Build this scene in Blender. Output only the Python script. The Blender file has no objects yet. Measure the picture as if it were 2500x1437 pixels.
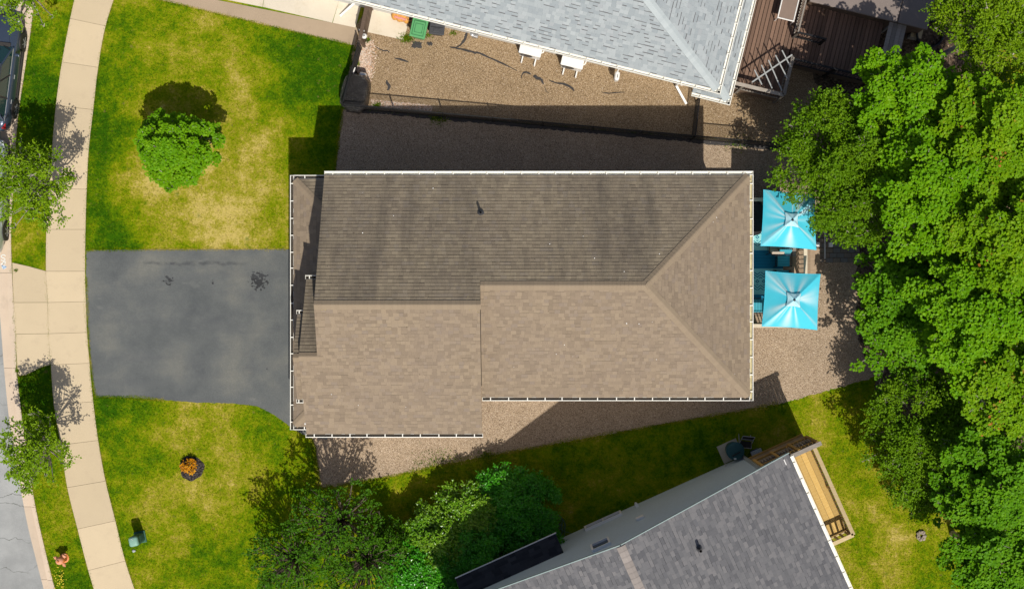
import bpy, bmesh, math, random
import numpy as np
from mathutils import Vector, Matrix

random.seed(7)
rng = np.random.default_rng(11)
PI = math.pi
SC = bpy.context.scene
COL = SC.collection

# ------------------------------------------------------------------ camera, light
H, F, S = 51.0, 3060.0, 60.0        # drone height (m), focal length (px of a 2500 px wide frame), ground px per m
CX, CY = 1250.0, 718.5
cam_d = bpy.data.cameras.new('camera'); cam = bpy.data.objects.new('camera', cam_d); COL.objects.link(cam)
cam.location = (0, 0, H); cam.rotation_euler = (0, 0, 0)
cam_d.sensor_fit = 'HORIZONTAL'; cam_d.sensor_width = 36.0; cam_d.lens = 36.0 * F / 2500.0
cam_d.clip_start = 0.5; cam_d.clip_end = 1500
SC.camera = cam

SUN_DIR = Vector((-0.20, 0.61, -1.0)).normalized()
world = bpy.data.worlds.new('World'); SC.world = world; world.use_nodes = True
wn = world.node_tree
bg = wn.nodes['Background']
sky = wn.nodes.new('ShaderNodeTexSky'); sky.sky_type = 'NISHITA'; sky.sun_disc = False
sky.air_density = 0.8; sky.dust_density = 2.2; sky.ozone_density = 0.6
sky.sun_elevation = math.asin(-SUN_DIR.z); sky.sun_rotation = math.atan2(-SUN_DIR.x, -SUN_DIR.y)
wn.links.new(sky.outputs[0], bg.inputs[0]); bg.inputs[1].default_value = 0.092
sun_d = bpy.data.lights.new('sun', 'SUN'); sun = bpy.data.objects.new('sun', sun_d); COL.objects.link(sun)
sun_d.energy = 4.3; sun_d.angle = math.radians(0.5); sun_d.color = (1.0, 0.95, 0.86)
sun.rotation_euler = SUN_DIR.to_track_quat('-Z', 'Y').to_euler(); sun.location = (10, -30, 60)
SC.view_settings.view_transform = 'Standard'; SC.view_settings.look = 'None'
SC.view_settings.exposure = 0.0; SC.view_settings.gamma = 1.0
SC.view_settings.use_curve_mapping = False

# ------------------------------------------------------------------ helpers
def W(px, py, z=0.0):
    """photo pixel -> world point at height z"""
    k = (H - z) / F
    return Vector(((px - CX) * k, -(py - CY) * k, z))
def G(X, Y, z=0.0):
    """plan offsets (ground px from the point under the camera) -> world"""
    return Vector((X / S, -Y / S, z))
def smooth_line(pts, n=6):
    """Catmull-Rom through 2D points"""
    P = [np.array(p, float) for p in pts]; out = []
    for i in range(len(P) - 1):
        p0 = P[max(i-1, 0)]; p1 = P[i]; p2 = P[i+1]; p3 = P[min(i+2, len(P)-1)]
        for k in range(n):
            t = k / n
            out.append(0.5*((2*p1)+(-p0+p2)*t+(2*p0-5*p1+4*p2-p3)*t*t+(-p0+3*p1-3*p2+p3)*t**3))
    out.append(P[-1]); return [tuple(p) for p in out]

WLOC = {}
def wloc(o):
    return WLOC.get(o.name, Vector((0, 0, 0))) if o is not None else Vector((0, 0, 0))
def thing(name, label, cat, loc=(0, 0, 0), group=None):
    o = bpy.data.objects.new(name, None); COL.objects.link(o)
    o.location = loc; o.empty_display_size = 0.2
    o['label'] = label; o['category'] = cat
    if group: o['group'] = group
    WLOC[o.name] = Vector(loc); return o
def tag(o, label, cat, group=None):
    o['label'] = label; o['category'] = cat
    if group: o['group'] = group
    return o
def link_mesh(name, me, parent=None, loc=None, M=None):
    o = bpy.data.objects.new(name, me); COL.objects.link(o)
    if parent is not None: o.parent = parent
    if M is not None: o.matrix_local = M
    elif loc is not None: o.location = loc
    return o

class MB:
    def __init__(s): s.v = []; s.f = []; s.mi = []
    def add(s, vs, fs, m=0):
        b = len(s.v); s.v += [Vector(v) for v in vs]; s.f += [tuple(i+b for i in f) for f in fs]; s.mi += [m]*len(fs); return s
    def box(s, c, size, rz=0.0, m=0, R=None):
        hx, hy, hz = size[0]/2, size[1]/2, size[2]/2
        R = R if R is not None else Matrix.Rotation(rz, 3, 'Z')
        vs = [Vector(c) + R @ Vector((x*hx, y*hy, z*hz)) for z in (-1, 1) for y in (-1, 1) for x in (-1, 1)]
        return s.add(vs, [(0,2,3,1),(4,5,7,6),(0,1,5,4),(1,3,7,5),(3,2,6,7),(2,0,4,6)], m)
    def rbox(s, c, size, r=0.03, rz=0.0, m=0, seg=2, taper=1.0, R=None):
        bm = bmesh.new(); bmesh.ops.create_cube(bm, size=1.0)
        for v in bm.verts:
            k = taper if v.co.z < 0 else 1.0
            v.co = Vector((v.co.x*size[0]*k, v.co.y*size[1]*k, v.co.z*size[2]))
        bmesh.ops.bevel(bm, geom=list(bm.edges), offset=r, segments=seg, profile=0.5, affect='EDGES')
        R = R if R is not None else Matrix.Rotation(rz, 3, 'Z'); bm.verts.index_update()
        vs = [Vector(c) + R @ v.co for v in bm.verts]; fs = [tuple(v.index for v in f.verts) for f in bm.faces]
        bm.free(); return s.add(vs, fs, m)
    def beam(s, p0, p1, w, h, m=0, up=(0, 0, 1)):
        p0, p1 = Vector(p0), Vector(p1); d = p1 - p0; L = d.length
        x = d.normalized(); upv = Vector(up)
        if abs(x.dot(upv)) > 0.98: upv = Vector((0, 1, 0))
        y = upv.cross(x).normalized(); z = x.cross(y)
        R = Matrix((x, y, z)).transposed()
        return s.box((p0+p1)/2, (L, w, h), m=m, R=R)
    def tube(s, pts, rads, n=8, m=0, caps=True):
        pts = [Vector(p) for p in pts]
        if not hasattr(rads, '__len__'): rads = [rads]*len(pts)
        vs = []; fs = []; ref = Vector((0.13, 0.31, 0.94)).normalized()
        for i, p in enumerate(pts):
            d = (pts[min(i+1, len(pts)-1)] - pts[max(i-1, 0)])
            d = d.normalized() if d.length > 1e-9 else Vector((0, 0, 1))
            r = ref if abs(d.dot(ref)) < 0.95 else Vector((1, 0, 0))
            a = d.cross(r).normalized(); b = d.cross(a)
            for k in range(n):
                t = 2*PI*k/n; vs.append(p + (a*math.cos(t) + b*math.sin(t))*rads[i])
        for i in range(len(pts)-1):
            for k in range(n):
                fs.append((i*n+k, i*n+(k+1) % n, (i+1)*n+(k+1) % n, (i+1)*n+k))
        if caps: fs += [tuple(range(n))[::-1], tuple(range((len(pts)-1)*n, len(pts)*n))]
        return s.add(vs, fs, m)
    def lathe(s, c, prof, n=16, m=0, sx=1.0, sy=1.0, R=None):
        c = Vector(c); vs = []; fs = []
        R = R if R is not None else Matrix.Identity(3)
        for r, z in prof:
            for k in range(n):
                t = 2*PI*k/n; vs.append(c + R @ Vector((r*math.cos(t)*sx, r*math.sin(t)*sy, z)))
        for i in range(len(prof)-1):
            for k in range(n): fs.append((i*n+k, i*n+(k+1) % n, (i+1)*n+(k+1) % n, (i+1)*n+k))
        fs += [tuple(range(n))[::-1], tuple(range((len(prof)-1)*n, len(prof)*n))]
        return s.add(vs, fs, m)
    def prism(s, poly, z0, z1, m=0):
        """poly: world xy points; z1 may be one height"""
        n = len(poly); A = sum(poly[i][0]*poly[(i+1) % n][1]-poly[(i+1) % n][0]*poly[i][1] for i in range(n))
        if A < 0: poly = poly[::-1]
        vs = [(p[0], p[1], z0) for p in poly] + [(p[0], p[1], z1) for p in poly]
        fs = [tuple(range(n))[::-1], tuple(range(n, 2*n))] + [(i, (i+1) % n, n+(i+1) % n, n+i) for i in range(n)]
        return s.add(vs, fs, m)
    def mesh(s, name, mats, off=(0, 0, 0), smooth=False):
        off = Vector(off); me = bpy.data.meshes.new(name)
        me.from_pydata([tuple(v-off) for v in s.v], [], s.f)
        mats = mats if isinstance(mats, (list, tuple)) else [mats]
        for mt in mats: me.materials.append(mt)
        if len(mats) > 1: me.polygons.foreach_set('material_index', s.mi)
        if smooth: me.polygons.foreach_set('use_smooth', [True]*len(me.polygons))
        me.update(); return me
def obj(name, mb, mats, parent=None, smooth=False, kind=None):
    """link mb (world coordinates) as one object, a child of parent"""
    base = wloc(parent)
    if parent is None:
        lo = Vector((min(v.x for v in mb.v), min(v.y for v in mb.v), min(v.z for v in mb.v)))
        hi = Vector((max(v.x for v in mb.v), max(v.y for v in mb.v), 0)); base = Vector(((lo.x+hi.x)/2, (lo.y+hi.y)/2, lo.z))
    o = link_mesh(name, mb.mesh(name, mats, base, smooth), parent)
    if parent is None: o.location = base
    WLOC[o.name] = Vector(base)
    if kind: o['kind'] = kind
    return o
def copies(name, me, parent, mats4):
    """share one mesh between many child objects (matrices in world space)"""
    b = Matrix.Translation(-wloc(parent)); out = []
    for M in mats4:
        o = bpy.data.objects.new(name, me); COL.objects.link(o); o.parent = parent; o.matrix_local = b @ M; out.append(o)
    return out
def fast_mesh(name, V, k, mat, attr=None, smooth=False):
    """V: (N,k,3) loose polygons"""
    N = V.shape[0]; me = bpy.data.meshes.new(name)
    me.vertices.add(N*k); me.vertices.foreach_set('co', V.reshape(-1).astype(np.float32))
    me.loops.add(N*k); me.loops.foreach_set('vertex_index', np.arange(N*k, dtype=np.int32))
    me.polygons.add(N); me.polygons.foreach_set('loop_start', np.arange(0, N*k, k, dtype=np.int32))
    me.polygons.foreach_set('loop_total', np.full(N, k, dtype=np.int32))
    me.materials.append(mat)
    if attr is not None:
        a = me.attributes.new('dry', 'FLOAT', 'POINT'); a.data.foreach_set('value', np.repeat(attr, k).astype(np.float32))
    me.polygons.foreach_set('use_smooth', np.zeros(N, bool)); me.update(calc_edges=True); return me
def copy_tree(o, parent=None):
    c = o.copy(); COL.objects.link(c)
    if parent is not None: c.parent = parent
    for ch in list(o.children): copy_tree(ch, c)
    return c
def structure(name, mb, mat, smooth=False):
    o = obj(name, mb, mat); o['kind'] = 'structure'; return o

# value noise in numpy
_perm = np.random.default_rng(5).random((256, 256))
def vnoise(x, y, sc, ox=0, oy=0):
    x = x*sc+ox+1000; y = y*sc+oy+1000
    xi = np.floor(x).astype(int); yi = np.floor(y).astype(int); fx = x-xi; fy = y-yi
    fx = fx*fx*(3-2*fx); fy = fy*fy*(3-2*fy)
    g = lambda a, b: _perm[a % 256, b % 256]
    return (g(xi, yi)*(1-fx)+g(xi+1, yi)*fx)*(1-fy)+(g(xi, yi+1)*(1-fx)+g(xi+1, yi+1)*fx)*fy
def inpoly(x, y, poly):
    r = np.zeros(x.shape, bool); n = len(poly); j = n-1
    for i in range(n):
        xi, yi = poly[i][0], poly[i][1]; xj, yj = poly[j][0], poly[j][1]
        c = ((yi > y) != (yj > y)) & (x < (xj-xi)*(y-yi)/(yj-yi+1e-12)+xi); r ^= c; j = i
    return r

# ------------------------------------------------------------------ materials
class NT:
    def __init__(s, name):
        s.m = bpy.data.materials.new(name); s.m.use_nodes = True; s.t = s.m.node_tree
        s.b = s.t.nodes['Principled BSDF']; s.b.inputs['Specular IOR Level'].default_value = 0.3
    def n(s, ty, **kw):
        nd = s.t.nodes.new(ty)
        for k, v in kw.items(): setattr(nd, k, v)
        return nd
    def set(s, sock, v):
        if isinstance(v, bpy.types.NodeSocket): s.t.links.new(v, sock)
        elif v is not None: sock.default_value = v
    def pos(s, mode='world', scale=(1, 1, 1), rz=0.0):
        if mode == 'world': o = s.n('ShaderNodeNewGeometry').outputs['Position']
        else: o = s.n('ShaderNodeTexCoord').outputs['Object']
        mp = s.n('ShaderNodeMapping'); s.set(mp.inputs[0], o); mp.inputs['Scale'].default_value = scale; mp.inputs['Rotation'].default_value = (0, 0, rz)
        return mp.outputs[0]
    def noise(s, vec, scale, detail=3, rough=0.55):
        nd = s.n('ShaderNodeTexNoise'); s.set(nd.inputs['Vector'], vec); nd.inputs['Scale'].default_value = scale
        nd.inputs['Detail'].default_value = detail; nd.inputs['Roughness'].default_value = rough; return nd.outputs['Fac']
    def voro(s, vec, scale, out='Color', feature='F1'):
        nd = s.n('ShaderNodeTexVoronoi', feature=feature); s.set(nd.inputs['Vector'], vec); nd.inputs['Scale'].default_value = scale; return nd.outputs[out]
    def math(s, op, a, b=0.0, clamp=False):
        nd = s.n('ShaderNodeMath', operation=op, use_clamp=clamp); s.set(nd.inputs[0], a); s.set(nd.inputs[1], b); return nd.outputs[0]
    def ramp(s, fac, stops, interp='LINEAR'):
        nd = s.n('ShaderNodeValToRGB'); s.set(nd.inputs[0], fac); cr = nd.color_ramp; cr.interpolation = interp
        while len(cr.elements) < len(stops): cr.elements.new(0.5)
        for e, (p, c) in zip(cr.elements, stops):
            e.position = p; e.color = (*c, 1) if len(c) == 3 else c
        return nd.outputs[0]
    def rng(s, v, a, b, c=0.0, d=1.0):
        nd = s.n('ShaderNodeMapRange'); s.set(nd.inputs[0], v)
        for i, q in enumerate((a, b, c, d)): nd.inputs[i+1].default_value = q
        return nd.outputs[0]
    def mix(s, f, a, b, blend='MIX'):
        nd = s.n('ShaderNodeMix', data_type='RGBA', blend_type=blend); s.set(nd.inputs[0], f)
        for k, v in ((6, a), (7, b)): s.set(nd.inputs[k], (*v, 1) if isinstance(v, tuple) and len(v) == 3 else v)
        return nd.outputs[2]
    def mul(s, a, f):
        """colour times a scalar socket"""
        nd = s.n('ShaderNodeVectorMath', operation='SCALE'); s.set(nd.inputs[0], a); s.set(nd.inputs['Scale'], f); return nd.outputs[0]
    def base(s, c): s.set(s.b.inputs['Base Color'], (*c, 1) if isinstance(c, tuple) and len(c) == 3 else c)
    def rough(s, r): s.set(s.b.inputs['Roughness'], r)
    def bump(s, h, strength=0.3, dist=0.02):
        nd = s.n('ShaderNodeBump'); nd.inputs['Strength'].default_value = strength; nd.inputs['Distance'].default_value = dist
        s.set(nd.inputs['Height'], h); s.t.links.new(nd.outputs[0], s.b.inputs['Normal'])
def M_plain(name, c, rough=0.6, var=0.25, sc=6.0, metal=0.0, fine=0.12, mode='object', spec=None):
    """a colour with mottling and fine grain"""
    q = NT(name); p = q.pos(mode)
    f = q.math('ADD', q.math('MULTIPLY', q.math('SUBTRACT', q.noise(p, sc, 4), 0.5), var*2), 1.0)
    f = q.math('MULTIPLY', f, q.math('ADD', q.math('MULTIPLY', q.math('SUBTRACT', q.noise(p, sc*14, 2), 0.5), fine*2), 1.0))
    rgb = q.n('ShaderNodeRGB'); rgb.outputs[0].default_value = (*c, 1)
    q.base(q.mul(rgb.outputs[0], f)); q.rough(rough); q.b.inputs['Metallic'].default_value = metal
    if spec is not None: q.b.inputs['Specular IOR Level'].default_value = spec
    q.bump(q.noise(p, sc*10, 3), 0.12, 0.01); return q.m
def island_rand(q):
    a = q.n('ShaderNodeNewGeometry').outputs['Random Per Island']; b = q.n('ShaderNodeObjectInfo').outputs['Random']
    return q.math('FRACT', q.math('ADD', a, b))
def M_shingle(name, tones, blotch, stain=None, gran=0.16):
    q = NT(name); p = q.pos('world'); r = island_rand(q)
    col = q.ramp(r, tones, 'LINEAR')
    bl = q.rng(q.noise(p, 0.55, 3, 0.6), 0.35, 0.65)
    col = q.mix(q.math('MULTIPLY', bl, 0.32), col, blotch)
    patch = q.rng(q.noise(p, 1.5, 2, 0.5), 0.62, 0.72)
    col = q.mix(q.math('MULTIPLY', patch, 0.28), col, blotch)
    g = q.math('ADD', q.math('MULTIPLY', q.math('SUBTRACT', q.noise(p, 38, 2, 0.7), 0.5), gran*2.6), 1.0)
    col = q.mul(col, g)
    if stain:
        ps = q.pos('world', (1.05, 0.20, 0.2))
        st = q.rng(q.noise(ps, 1.0, 4, 0.62), 0.44, 0.72)
        st2 = q.rng(q.noise(q.pos('world', (2.6, 0.45, 0.4)), 1.0, 3, 0.6), 0.45, 0.75)
        col = q.mix(q.math('MULTIPLY', st, 0.50), col, stain); col = q.mix(q.math('MULTIPLY', st2, 0.34), col, stain)
    q.base(col); q.rough(0.92); q.b.inputs['Specular IOR Level'].default_value = 0.15
    q.bump(q.noise(p, 90, 2), 0.25, 0.004); return q.m
def M_wood(name, a, b, rot=0.0, stretch=12.0, scale=3.0, mode='object', rough=0.75, blend=0.75):
    """grain stretched along the local direction rot; every board its own tone"""
    q = NT(name); p = q.pos(mode, (1.0, stretch, 3.0), rot)
    g = q.noise(p, scale, 5, 0.65); r = island_rand(q)
    col = q.mix(q.math('MULTIPLY', q.rng(g, 0.3, 0.7), blend), a, b)
    col = q.mul(col, q.math('ADD', q.math('MULTIPLY', q.math('SUBTRACT', r, 0.5), 0.55), 1.0))
    q.base(col); q.rough(rough); q.bump(g, 0.2, 0.01); return q.m
def M_leaf(name, c0, c1, c2, trans=0.24, rough=0.5, spot=None):
    q = NT(name); r = island_rand(q); p = q.pos('world')
    tone = q.math('ADD', q.math('MULTIPLY', r, 0.55), q.math('MULTIPLY', q.rng(q.noise(p, 0.9, 2), 0.3, 0.7), 0.45))
    col = q.ramp(tone, [(0.0, c0), (0.5, c1), (1.0, c2)])
    if spot:
        s_ = q.rng(q.math('FRACT', q.math('MULTIPLY', r, 17.3)), 0.93, 0.95); s2 = q.rng(q.noise(p, 1.1, 1), 0.55, 0.62)
        col = q.mix(q.math('MULTIPLY', s_, s2), col, spot)
    q.base(col); q.rough(rough); q.b.inputs['Specular IOR Level'].default_value = 0.12 if rough > .4 else .4
    tr = q.n('ShaderNodeBsdfTranslucent'); mx = q.n('ShaderNodeMixShader'); mx.inputs[0].default_value = trans
    warm = q.mix(0.35, col, (0.30, 0.42, 0.02))
    q.set(tr.inputs['Color'], warm)
    out = q.t.nodes['Material Output']
    q.t.links.new(q.b.outputs[0], mx.inputs[1]); q.t.links.new(tr.outputs[0], mx.inputs[2]); q.t.links.new(mx.outputs[0], out.inputs[0]); return q.m

def M_gravel(name, tones, sc=26.0, big=0.27):
    q = NT(name); p = q.pos('world')
    v = q.voro(p, sc, 'Color'); sep = q.n('ShaderNodeSeparateColor'); q.set(sep.inputs[0], v)
    col = q.ramp(sep.outputs[0], tones)
    d = q.voro(p, sc, 'Distance')
    col = q.mul(col, q.rng(d, 0.25, 0.75, 1.05, 0.72))
    col = q.mul(col, q.math('ADD', q.math('MULTIPLY', q.math('SUBTRACT', q.noise(p, 0.5, 5, 0.62), 0.5), big*2), 1.0))
    q.base(col); q.rough(0.95); q.b.inputs['Specular IOR Level'].default_value = 0.15
    q.bump(q.math('MULTIPLY', d, -1.0), 0.5, 0.025); return q.m

MAT = {}
def grass_mat(name, blade):
    q = NT(name); p = q.pos('world')
    at = q.n('ShaderNodeAttribute'); at.attribute_name = 'dry'; d = at.outputs['Fac']
    n1 = q.noise(p, 2.8, 5, 0.7); n2 = q.noise(p, 10.0, 3, 0.7); n3 = q.noise(p, 30.0, 2, 0.7)
    t = q.math('ADD', d, q.math('MULTIPLY', q.math('SUBTRACT', n1, 0.5), 1.15))
    t = q.math('ADD', t, q.math('MULTIPLY', q.math('SUBTRACT', n2, 0.5), 0.80))
    t = q.math('ADD', t, q.math('MULTIPLY', q.math('SUBTRACT', n3, 0.5), 0.55))
    if blade:
        r = q.n('ShaderNodeNewGeometry').outputs['Random Per Island']
        t = q.math('ADD', t, q.math('MULTIPLY', q.math('SUBTRACT', r, 0.5), 0.36))
    col = q.ramp(t, [(0.0, (0.030, 0.095, 0.002)), (0.26, (0.095, 0.175, 0.002)), (0.5, (0.190, 0.230, 0.003)), (0.74, (0.31, 0.275, 0.028)), (1.0, (0.49, 0.39, 0.115))])
    if blade:
        col = q.mul(col, q.rng(q.math('FRACT', q.math('MULTIPLY', r, 7.7)), 0, 1, 0.60, 1.30))
    cl = q.math('MULTIPLY', q.rng(q.voro(p, 1.35, 'Distance'), 0.06, 0.20, 1, 0), q.rng(q.noise(p, 7.0, 3, .7), .42, .56)); col = q.mix(q.math('MULTIPLY', cl, .55), col, (0.045, 0.125, 0.004))
    br = q.math('MULTIPLY', q.rng(q.noise(p, 3.4, 4, .7), .63, .70), .55); col = q.mix(br, col, (0.20, 0.135, 0.05))
    q.base(col); q.rough(0.95); q.b.inputs['Specular IOR Level'].default_value = 0.02
    if not blade: q.bump(q.noise(p, 40, 3, 0.7), 0.6, 0.03)
    else:
        q.b.inputs['Specular IOR Level'].default_value = 0.06
    return q.m
MAT['grass'] = grass_mat('lawn_turf', False); MAT['blade'] = grass_mat('grass_blades', True)

def M_concrete(name, c, dirt, var=0.10):
    q = NT(name); p = q.pos('world'); r = island_rand(q)
    rgb = q.n('ShaderNodeRGB'); rgb.outputs[0].default_value = (*c, 1)
    f = q.math('ADD', q.math('MULTIPLY', q.math('SUBTRACT', q.noise(p, 1.1, 5, 0.6), 0.5), var*2), 1.0)
    f = q.math('MULTIPLY', f, q.math('ADD', q.math('MULTIPLY', q.math('SUBTRACT', q.noise(p, 34, 2), 0.5), 0.14), 1.0))
    f = q.math('MULTIPLY', f, q.math('ADD', q.math('MULTIPLY', q.math('SUBTRACT', r, 0.5), 0.13), 1.0))
    col = q.mul(rgb.outputs[0], f)
    st = q.rng(q.noise(p, 1.9, 6, 0.72), 0.54, 0.74); col = q.mix(q.math('MULTIPLY', st, 0.34), col, dirt)
    sp = q.rng(q.voro(p, 5.5, 'Distance'), 0.0, 0.06, 1.0, 0.0); col = q.mix(q.math('MULTIPLY', sp, 0.35), col, dirt)
    q.base(col); q.rough(0.9); q.bump(q.noise(p, 60, 2), 0.15, 0.006); return q.m
MAT['sidewalk'] = M_concrete('sidewalk_concrete', (0.55, 0.445, 0.295), (0.42, 0.33, 0.23), 0.06)
MAT['kerb'] = M_concrete('kerb_concrete', (0.56, 0.45, 0.34), (0.30, 0.24, 0.18), 0.12)
MAT['aggregate'] = M_concrete('exposed_aggregate', (0.38, 0.29, 0.20), (0.22, 0.17, 0.12), 0.12)
MAT['pale_concrete'] = M_concrete('pale_concrete', (0.62, 0.55, 0.44), (0.40, 0.32, 0.15), 0.10)

def M_driveway():
    q = NT('driveway_asphalt'); p = q.pos('world')
    f = q.noise(p, 0.42, 5, 0.6); col = q.ramp(q.rng(f, 0.3, 0.7), [(0, (0.076, 0.084, 0.087)), (0.5, (0.112, 0.119, 0.117)), (1, (0.168, 0.167, 0.146))])
    # seam of a sealed crack along the upper edge, and oil drips
    w = q.n('ShaderNodeSeparateXYZ'); q.set(w.inputs[0], p); x, y = w.outputs[0], w.outputs[1]
    yy = q.math('ADD', y, q.math('MULTIPLY', q.math('SUBTRACT', q.noise(p, 1.6, 3), 0.5), 0.35))
    seam = q.rng(q.math('ABSOLUTE', q.math('SUBTRACT', yy, (CY-643)/S)), 0.02, 0.11, 1, 0)
    rx = q.rng(q.math('ABSOLUTE', q.math('SUBTRACT', x, (470-CX)/S)), 1.6, 2.3, 1, 0)
    seam = q.math('MULTIPLY', q.math('MULTIPLY', seam, rx), q.rng(q.noise(p, 3.0, 3), 0.3, 0.6)); col = q.mix(q.math('MULTIPLY', seam, 0.7), col, (0.045, 0.048, 0.055))
    for (ox, oy, rr, th) in ((412, 684, 0.42, 0.50), (632, 686, 0.55, 0.40), (520, 690, 0.3, 0.60), (655, 898, 0.25, 0.60)):
        dv = q.n('ShaderNodeVectorMath', operation='DISTANCE'); q.set(dv.inputs[0], p); dv.inputs[1].default_value = ((ox-CX)/S, (CY-oy)/S, 0.012)
        fall = q.rng(dv.outputs['Value'], 0.0, rr, 0.30, -0.05)
        sp = q.rng(q.math('ADD', q.noise(p, 8.5, 3, 0.6), fall), th+0.21, th+0.25); inside = q.rng(dv.outputs['Value'], rr*0.85, rr, 1, 0)
        col = q.mix(q.math('MULTIPLY', q.math('MULTIPLY', sp, inside), 0.85), col, (0.018, 0.018, 0.02))
    blot = q.rng(q.noise(p, 0.9, 3), 0.6, 0.75); col = q.mix(q.math('MULTIPLY', blot, 0.35), col, (0.055, 0.06, 0.07))
    pale = q.rng(q.noise(q.pos('world', (0.7, 1.6, 1), 0.3), 1.3, 2), 0.68, 0.8); col = q.mix(q.math('MULTIPLY', pale, 0.3), col, (0.24, 0.24, 0.22))
    g = q.math('ADD', q.math('MULTIPLY', q.math('SUBTRACT', q.noise(p, 45, 2, 0.7), 0.5), 0.95), 1.0); col = q.mul(col, g)
    tw = q.rng(q.noise(q.pos('world', (.22, 2.2, 1)), 1.0, 3), .52, .72); col = q.mix(q.math('MULTIPLY', tw, .28), col, (.085, .09, .098))
    fl = q.rng(q.voro(p, 2.4, 'Distance'), 0.0, 0.022, 1, 0); col = q.mix(q.math('MULTIPLY', fl, 0.7), col, (0.45, 0.43, 0.35))
    q.base(col); q.rough(0.9); q.bump(q.noise(p, 60, 2), 0.4, 0.008); return q.m
MAT['driveway'] = M_driveway()
def M_street():
    q = NT('street_asphalt'); p = q.pos('world')
    col = q.ramp(q.noise(p, 0.7, 5, 0.62), [(0.3, (0.24, 0.245, 0.24)), (0.7, (0.36, 0.365, 0.355))])
    wv = q.n('ShaderNodeVectorMath', operation='ADD'); q.set(wv.inputs[0], q.pos('world', (.55, 1.5, 1), 0.25)); nz = q.n('ShaderNodeTexNoise'); q.set(nz.inputs['Vector'], p); nz.inputs['Scale'].default_value = 1.7; nz.inputs['Detail'].default_value = 5; q.set(wv.inputs[1], nz.outputs['Color'])
    cr = q.rng(q.voro(wv.outputs[0], 0.42, 'Distance', 'DISTANCE_TO_EDGE'), 0.003, 0.011, 1, 0)
    cr = q.math('MULTIPLY', cr, q.rng(q.noise(p, 0.5, 2), 0.4, 0.5)); col = q.mix(q.math('MULTIPLY', cr, 0.8), col, (0.10, 0.105, 0.09))
    col = q.mul(col, q.math('ADD', q.math('MULTIPLY', q.math('SUBTRACT', q.noise(p, 42, 2, 0.7), 0.5), 0.55), 1.0))
    q.base(col); q.rough(0.9); q.bump(q.noise(p, 60, 2), 0.4, 0.008); return q.m
MAT['street'] = M_street()
MAT['gravel'] = M_gravel('pea_gravel', [(0.0, (0.192, 0.138, 0.092)), (0.3, (0.344, 0.253, 0.168)), (0.65, (0.432, 0.324, 0.220)), (1.0, (0.568, 0.450, 0.336))], 44.0)
MAT['gravel_tan'] = M_gravel('tan_gravel', [(0.0, (0.148, 0.095, 0.053)), (0.3, (0.289, 0.198, 0.110)), (0.65, (0.367, 0.262, 0.152)), (1.0, (0.484, 0.365, 0.236))], 44.0)
MAT['soil'] = M_gravel('bark_soil', [(0.0, (0.045, 0.03, 0.02)), (0.5, (0.10, 0.07, 0.048)), (1.0, (0.20, 0.145, 0.10))], 16.0, 0.3)
MAT['mulch'] = M_gravel('black_mulch', [(0.0, (0.012, 0.010, 0.010)), (0.6, (0.045, 0.038, 0.036)), (1.0, (0.12, 0.10, 0.09))], 24.0, 0.3)
MAT['pebble'] = M_gravel('mixed_pebbles', [(0, (0.30, 0.17, 0.11)), (0.4, (0.50, 0.33, 0.22)), (0.7, (0.42, 0.38, 0.36)), (1, (0.68, 0.60, 0.50))], 3.0, 0.1)

tan = [(0.0, (0.205, 0.158, 0.112)), (0.25, (0.232, 0.179, 0.126)), (0.55, (0.255, 0.197, 0.137)), (0.8, (0.284, 0.221, 0.153)), (1.0, (0.229, 0.181, 0.139))]
dim = [(p, tuple(c*k for c, k in zip(cc, (1.07, 1.13, 1.13)))) for p, cc in tan]
MAT['sh_tan'] = M_shingle('tan_shingles', tan, (0.225, 0.176, 0.137))
MAT['sh_tan_algae'] = M_shingle('weathered_tan_shingles', dim, (0.20, 0.16, 0.125), stain=(0.075, 0.066, 0.058))
gry = [(0.0, (0.268, 0.300, 0.317)), (0.3, (0.305, 0.337, 0.350)), (0.6, (0.337, 0.369, 0.379)), (0.85, (0.378, 0.410, 0.419)), (1.0, (0.319, 0.341, 0.354))]
MAT['sh_grey'] = M_shingle('pale_grey_shingles', gry, (0.31, 0.34, 0.355), gran=0.12)
drk = [(0.0, (0.105, 0.105, 0.113)), (0.3, (0.135, 0.134, 0.140)), (0.6, (0.160, 0.158, 0.163)), (0.85, (0.195, 0.188, 0.190)), (1.0, (0.125, 0.125, 0.134))]
MAT['sh_dark'] = M_shingle('charcoal_shingles', drk, (0.13, 0.13, 0.137))
MAT['sh_black'] = M_shingle('black_shingles', [(0, (0.02, 0.022, 0.028)), (1, (0.05, 0.053, 0.062))], (0.03, 0.03, 0.04))
MAT['cap_tan'] = M_shingle('tan_cap_shingles', [(0, (0.255, 0.197, 0.137)), (1, (0.279, 0.217, 0.150))], (0.252, 0.199, 0.141), gran=.1)
MAT['cap_grey'] = M_shingle('pale_cap_shingles', [(0, (0.381, 0.423, 0.432)), (1, (0.437, 0.479, 0.484))], (0.391, 0.428, 0.437), gran=.08)
MAT['under'] = M_plain('roof_underlay', (0.095, 0.078, 0.060), 0.95, 0.2, mode='world')
MAT['under_grey'] = M_plain('roof_underlay_grey', (0.14, 0.145, 0.15), 0.95, 0.2, mode='world')
MAT['under_dark'] = M_plain('roof_underlay_dark', (0.045, 0.045, 0.05), 0.95, 0.2, mode='world')
MAT['white'] = M_plain('white_vinyl', (0.80, 0.79, 0.76), 0.45, 0.06, 3.0)
MAT['white_paint'] = M_plain('white_painted_metal', (0.80, 0.78, 0.74), 0.35, 0.06, 3.0)
MAT['debris_dark'] = M_plain('gutter_dirt', (0.06, 0.05, 0.04), 0.95, 0.4, 8)
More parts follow.
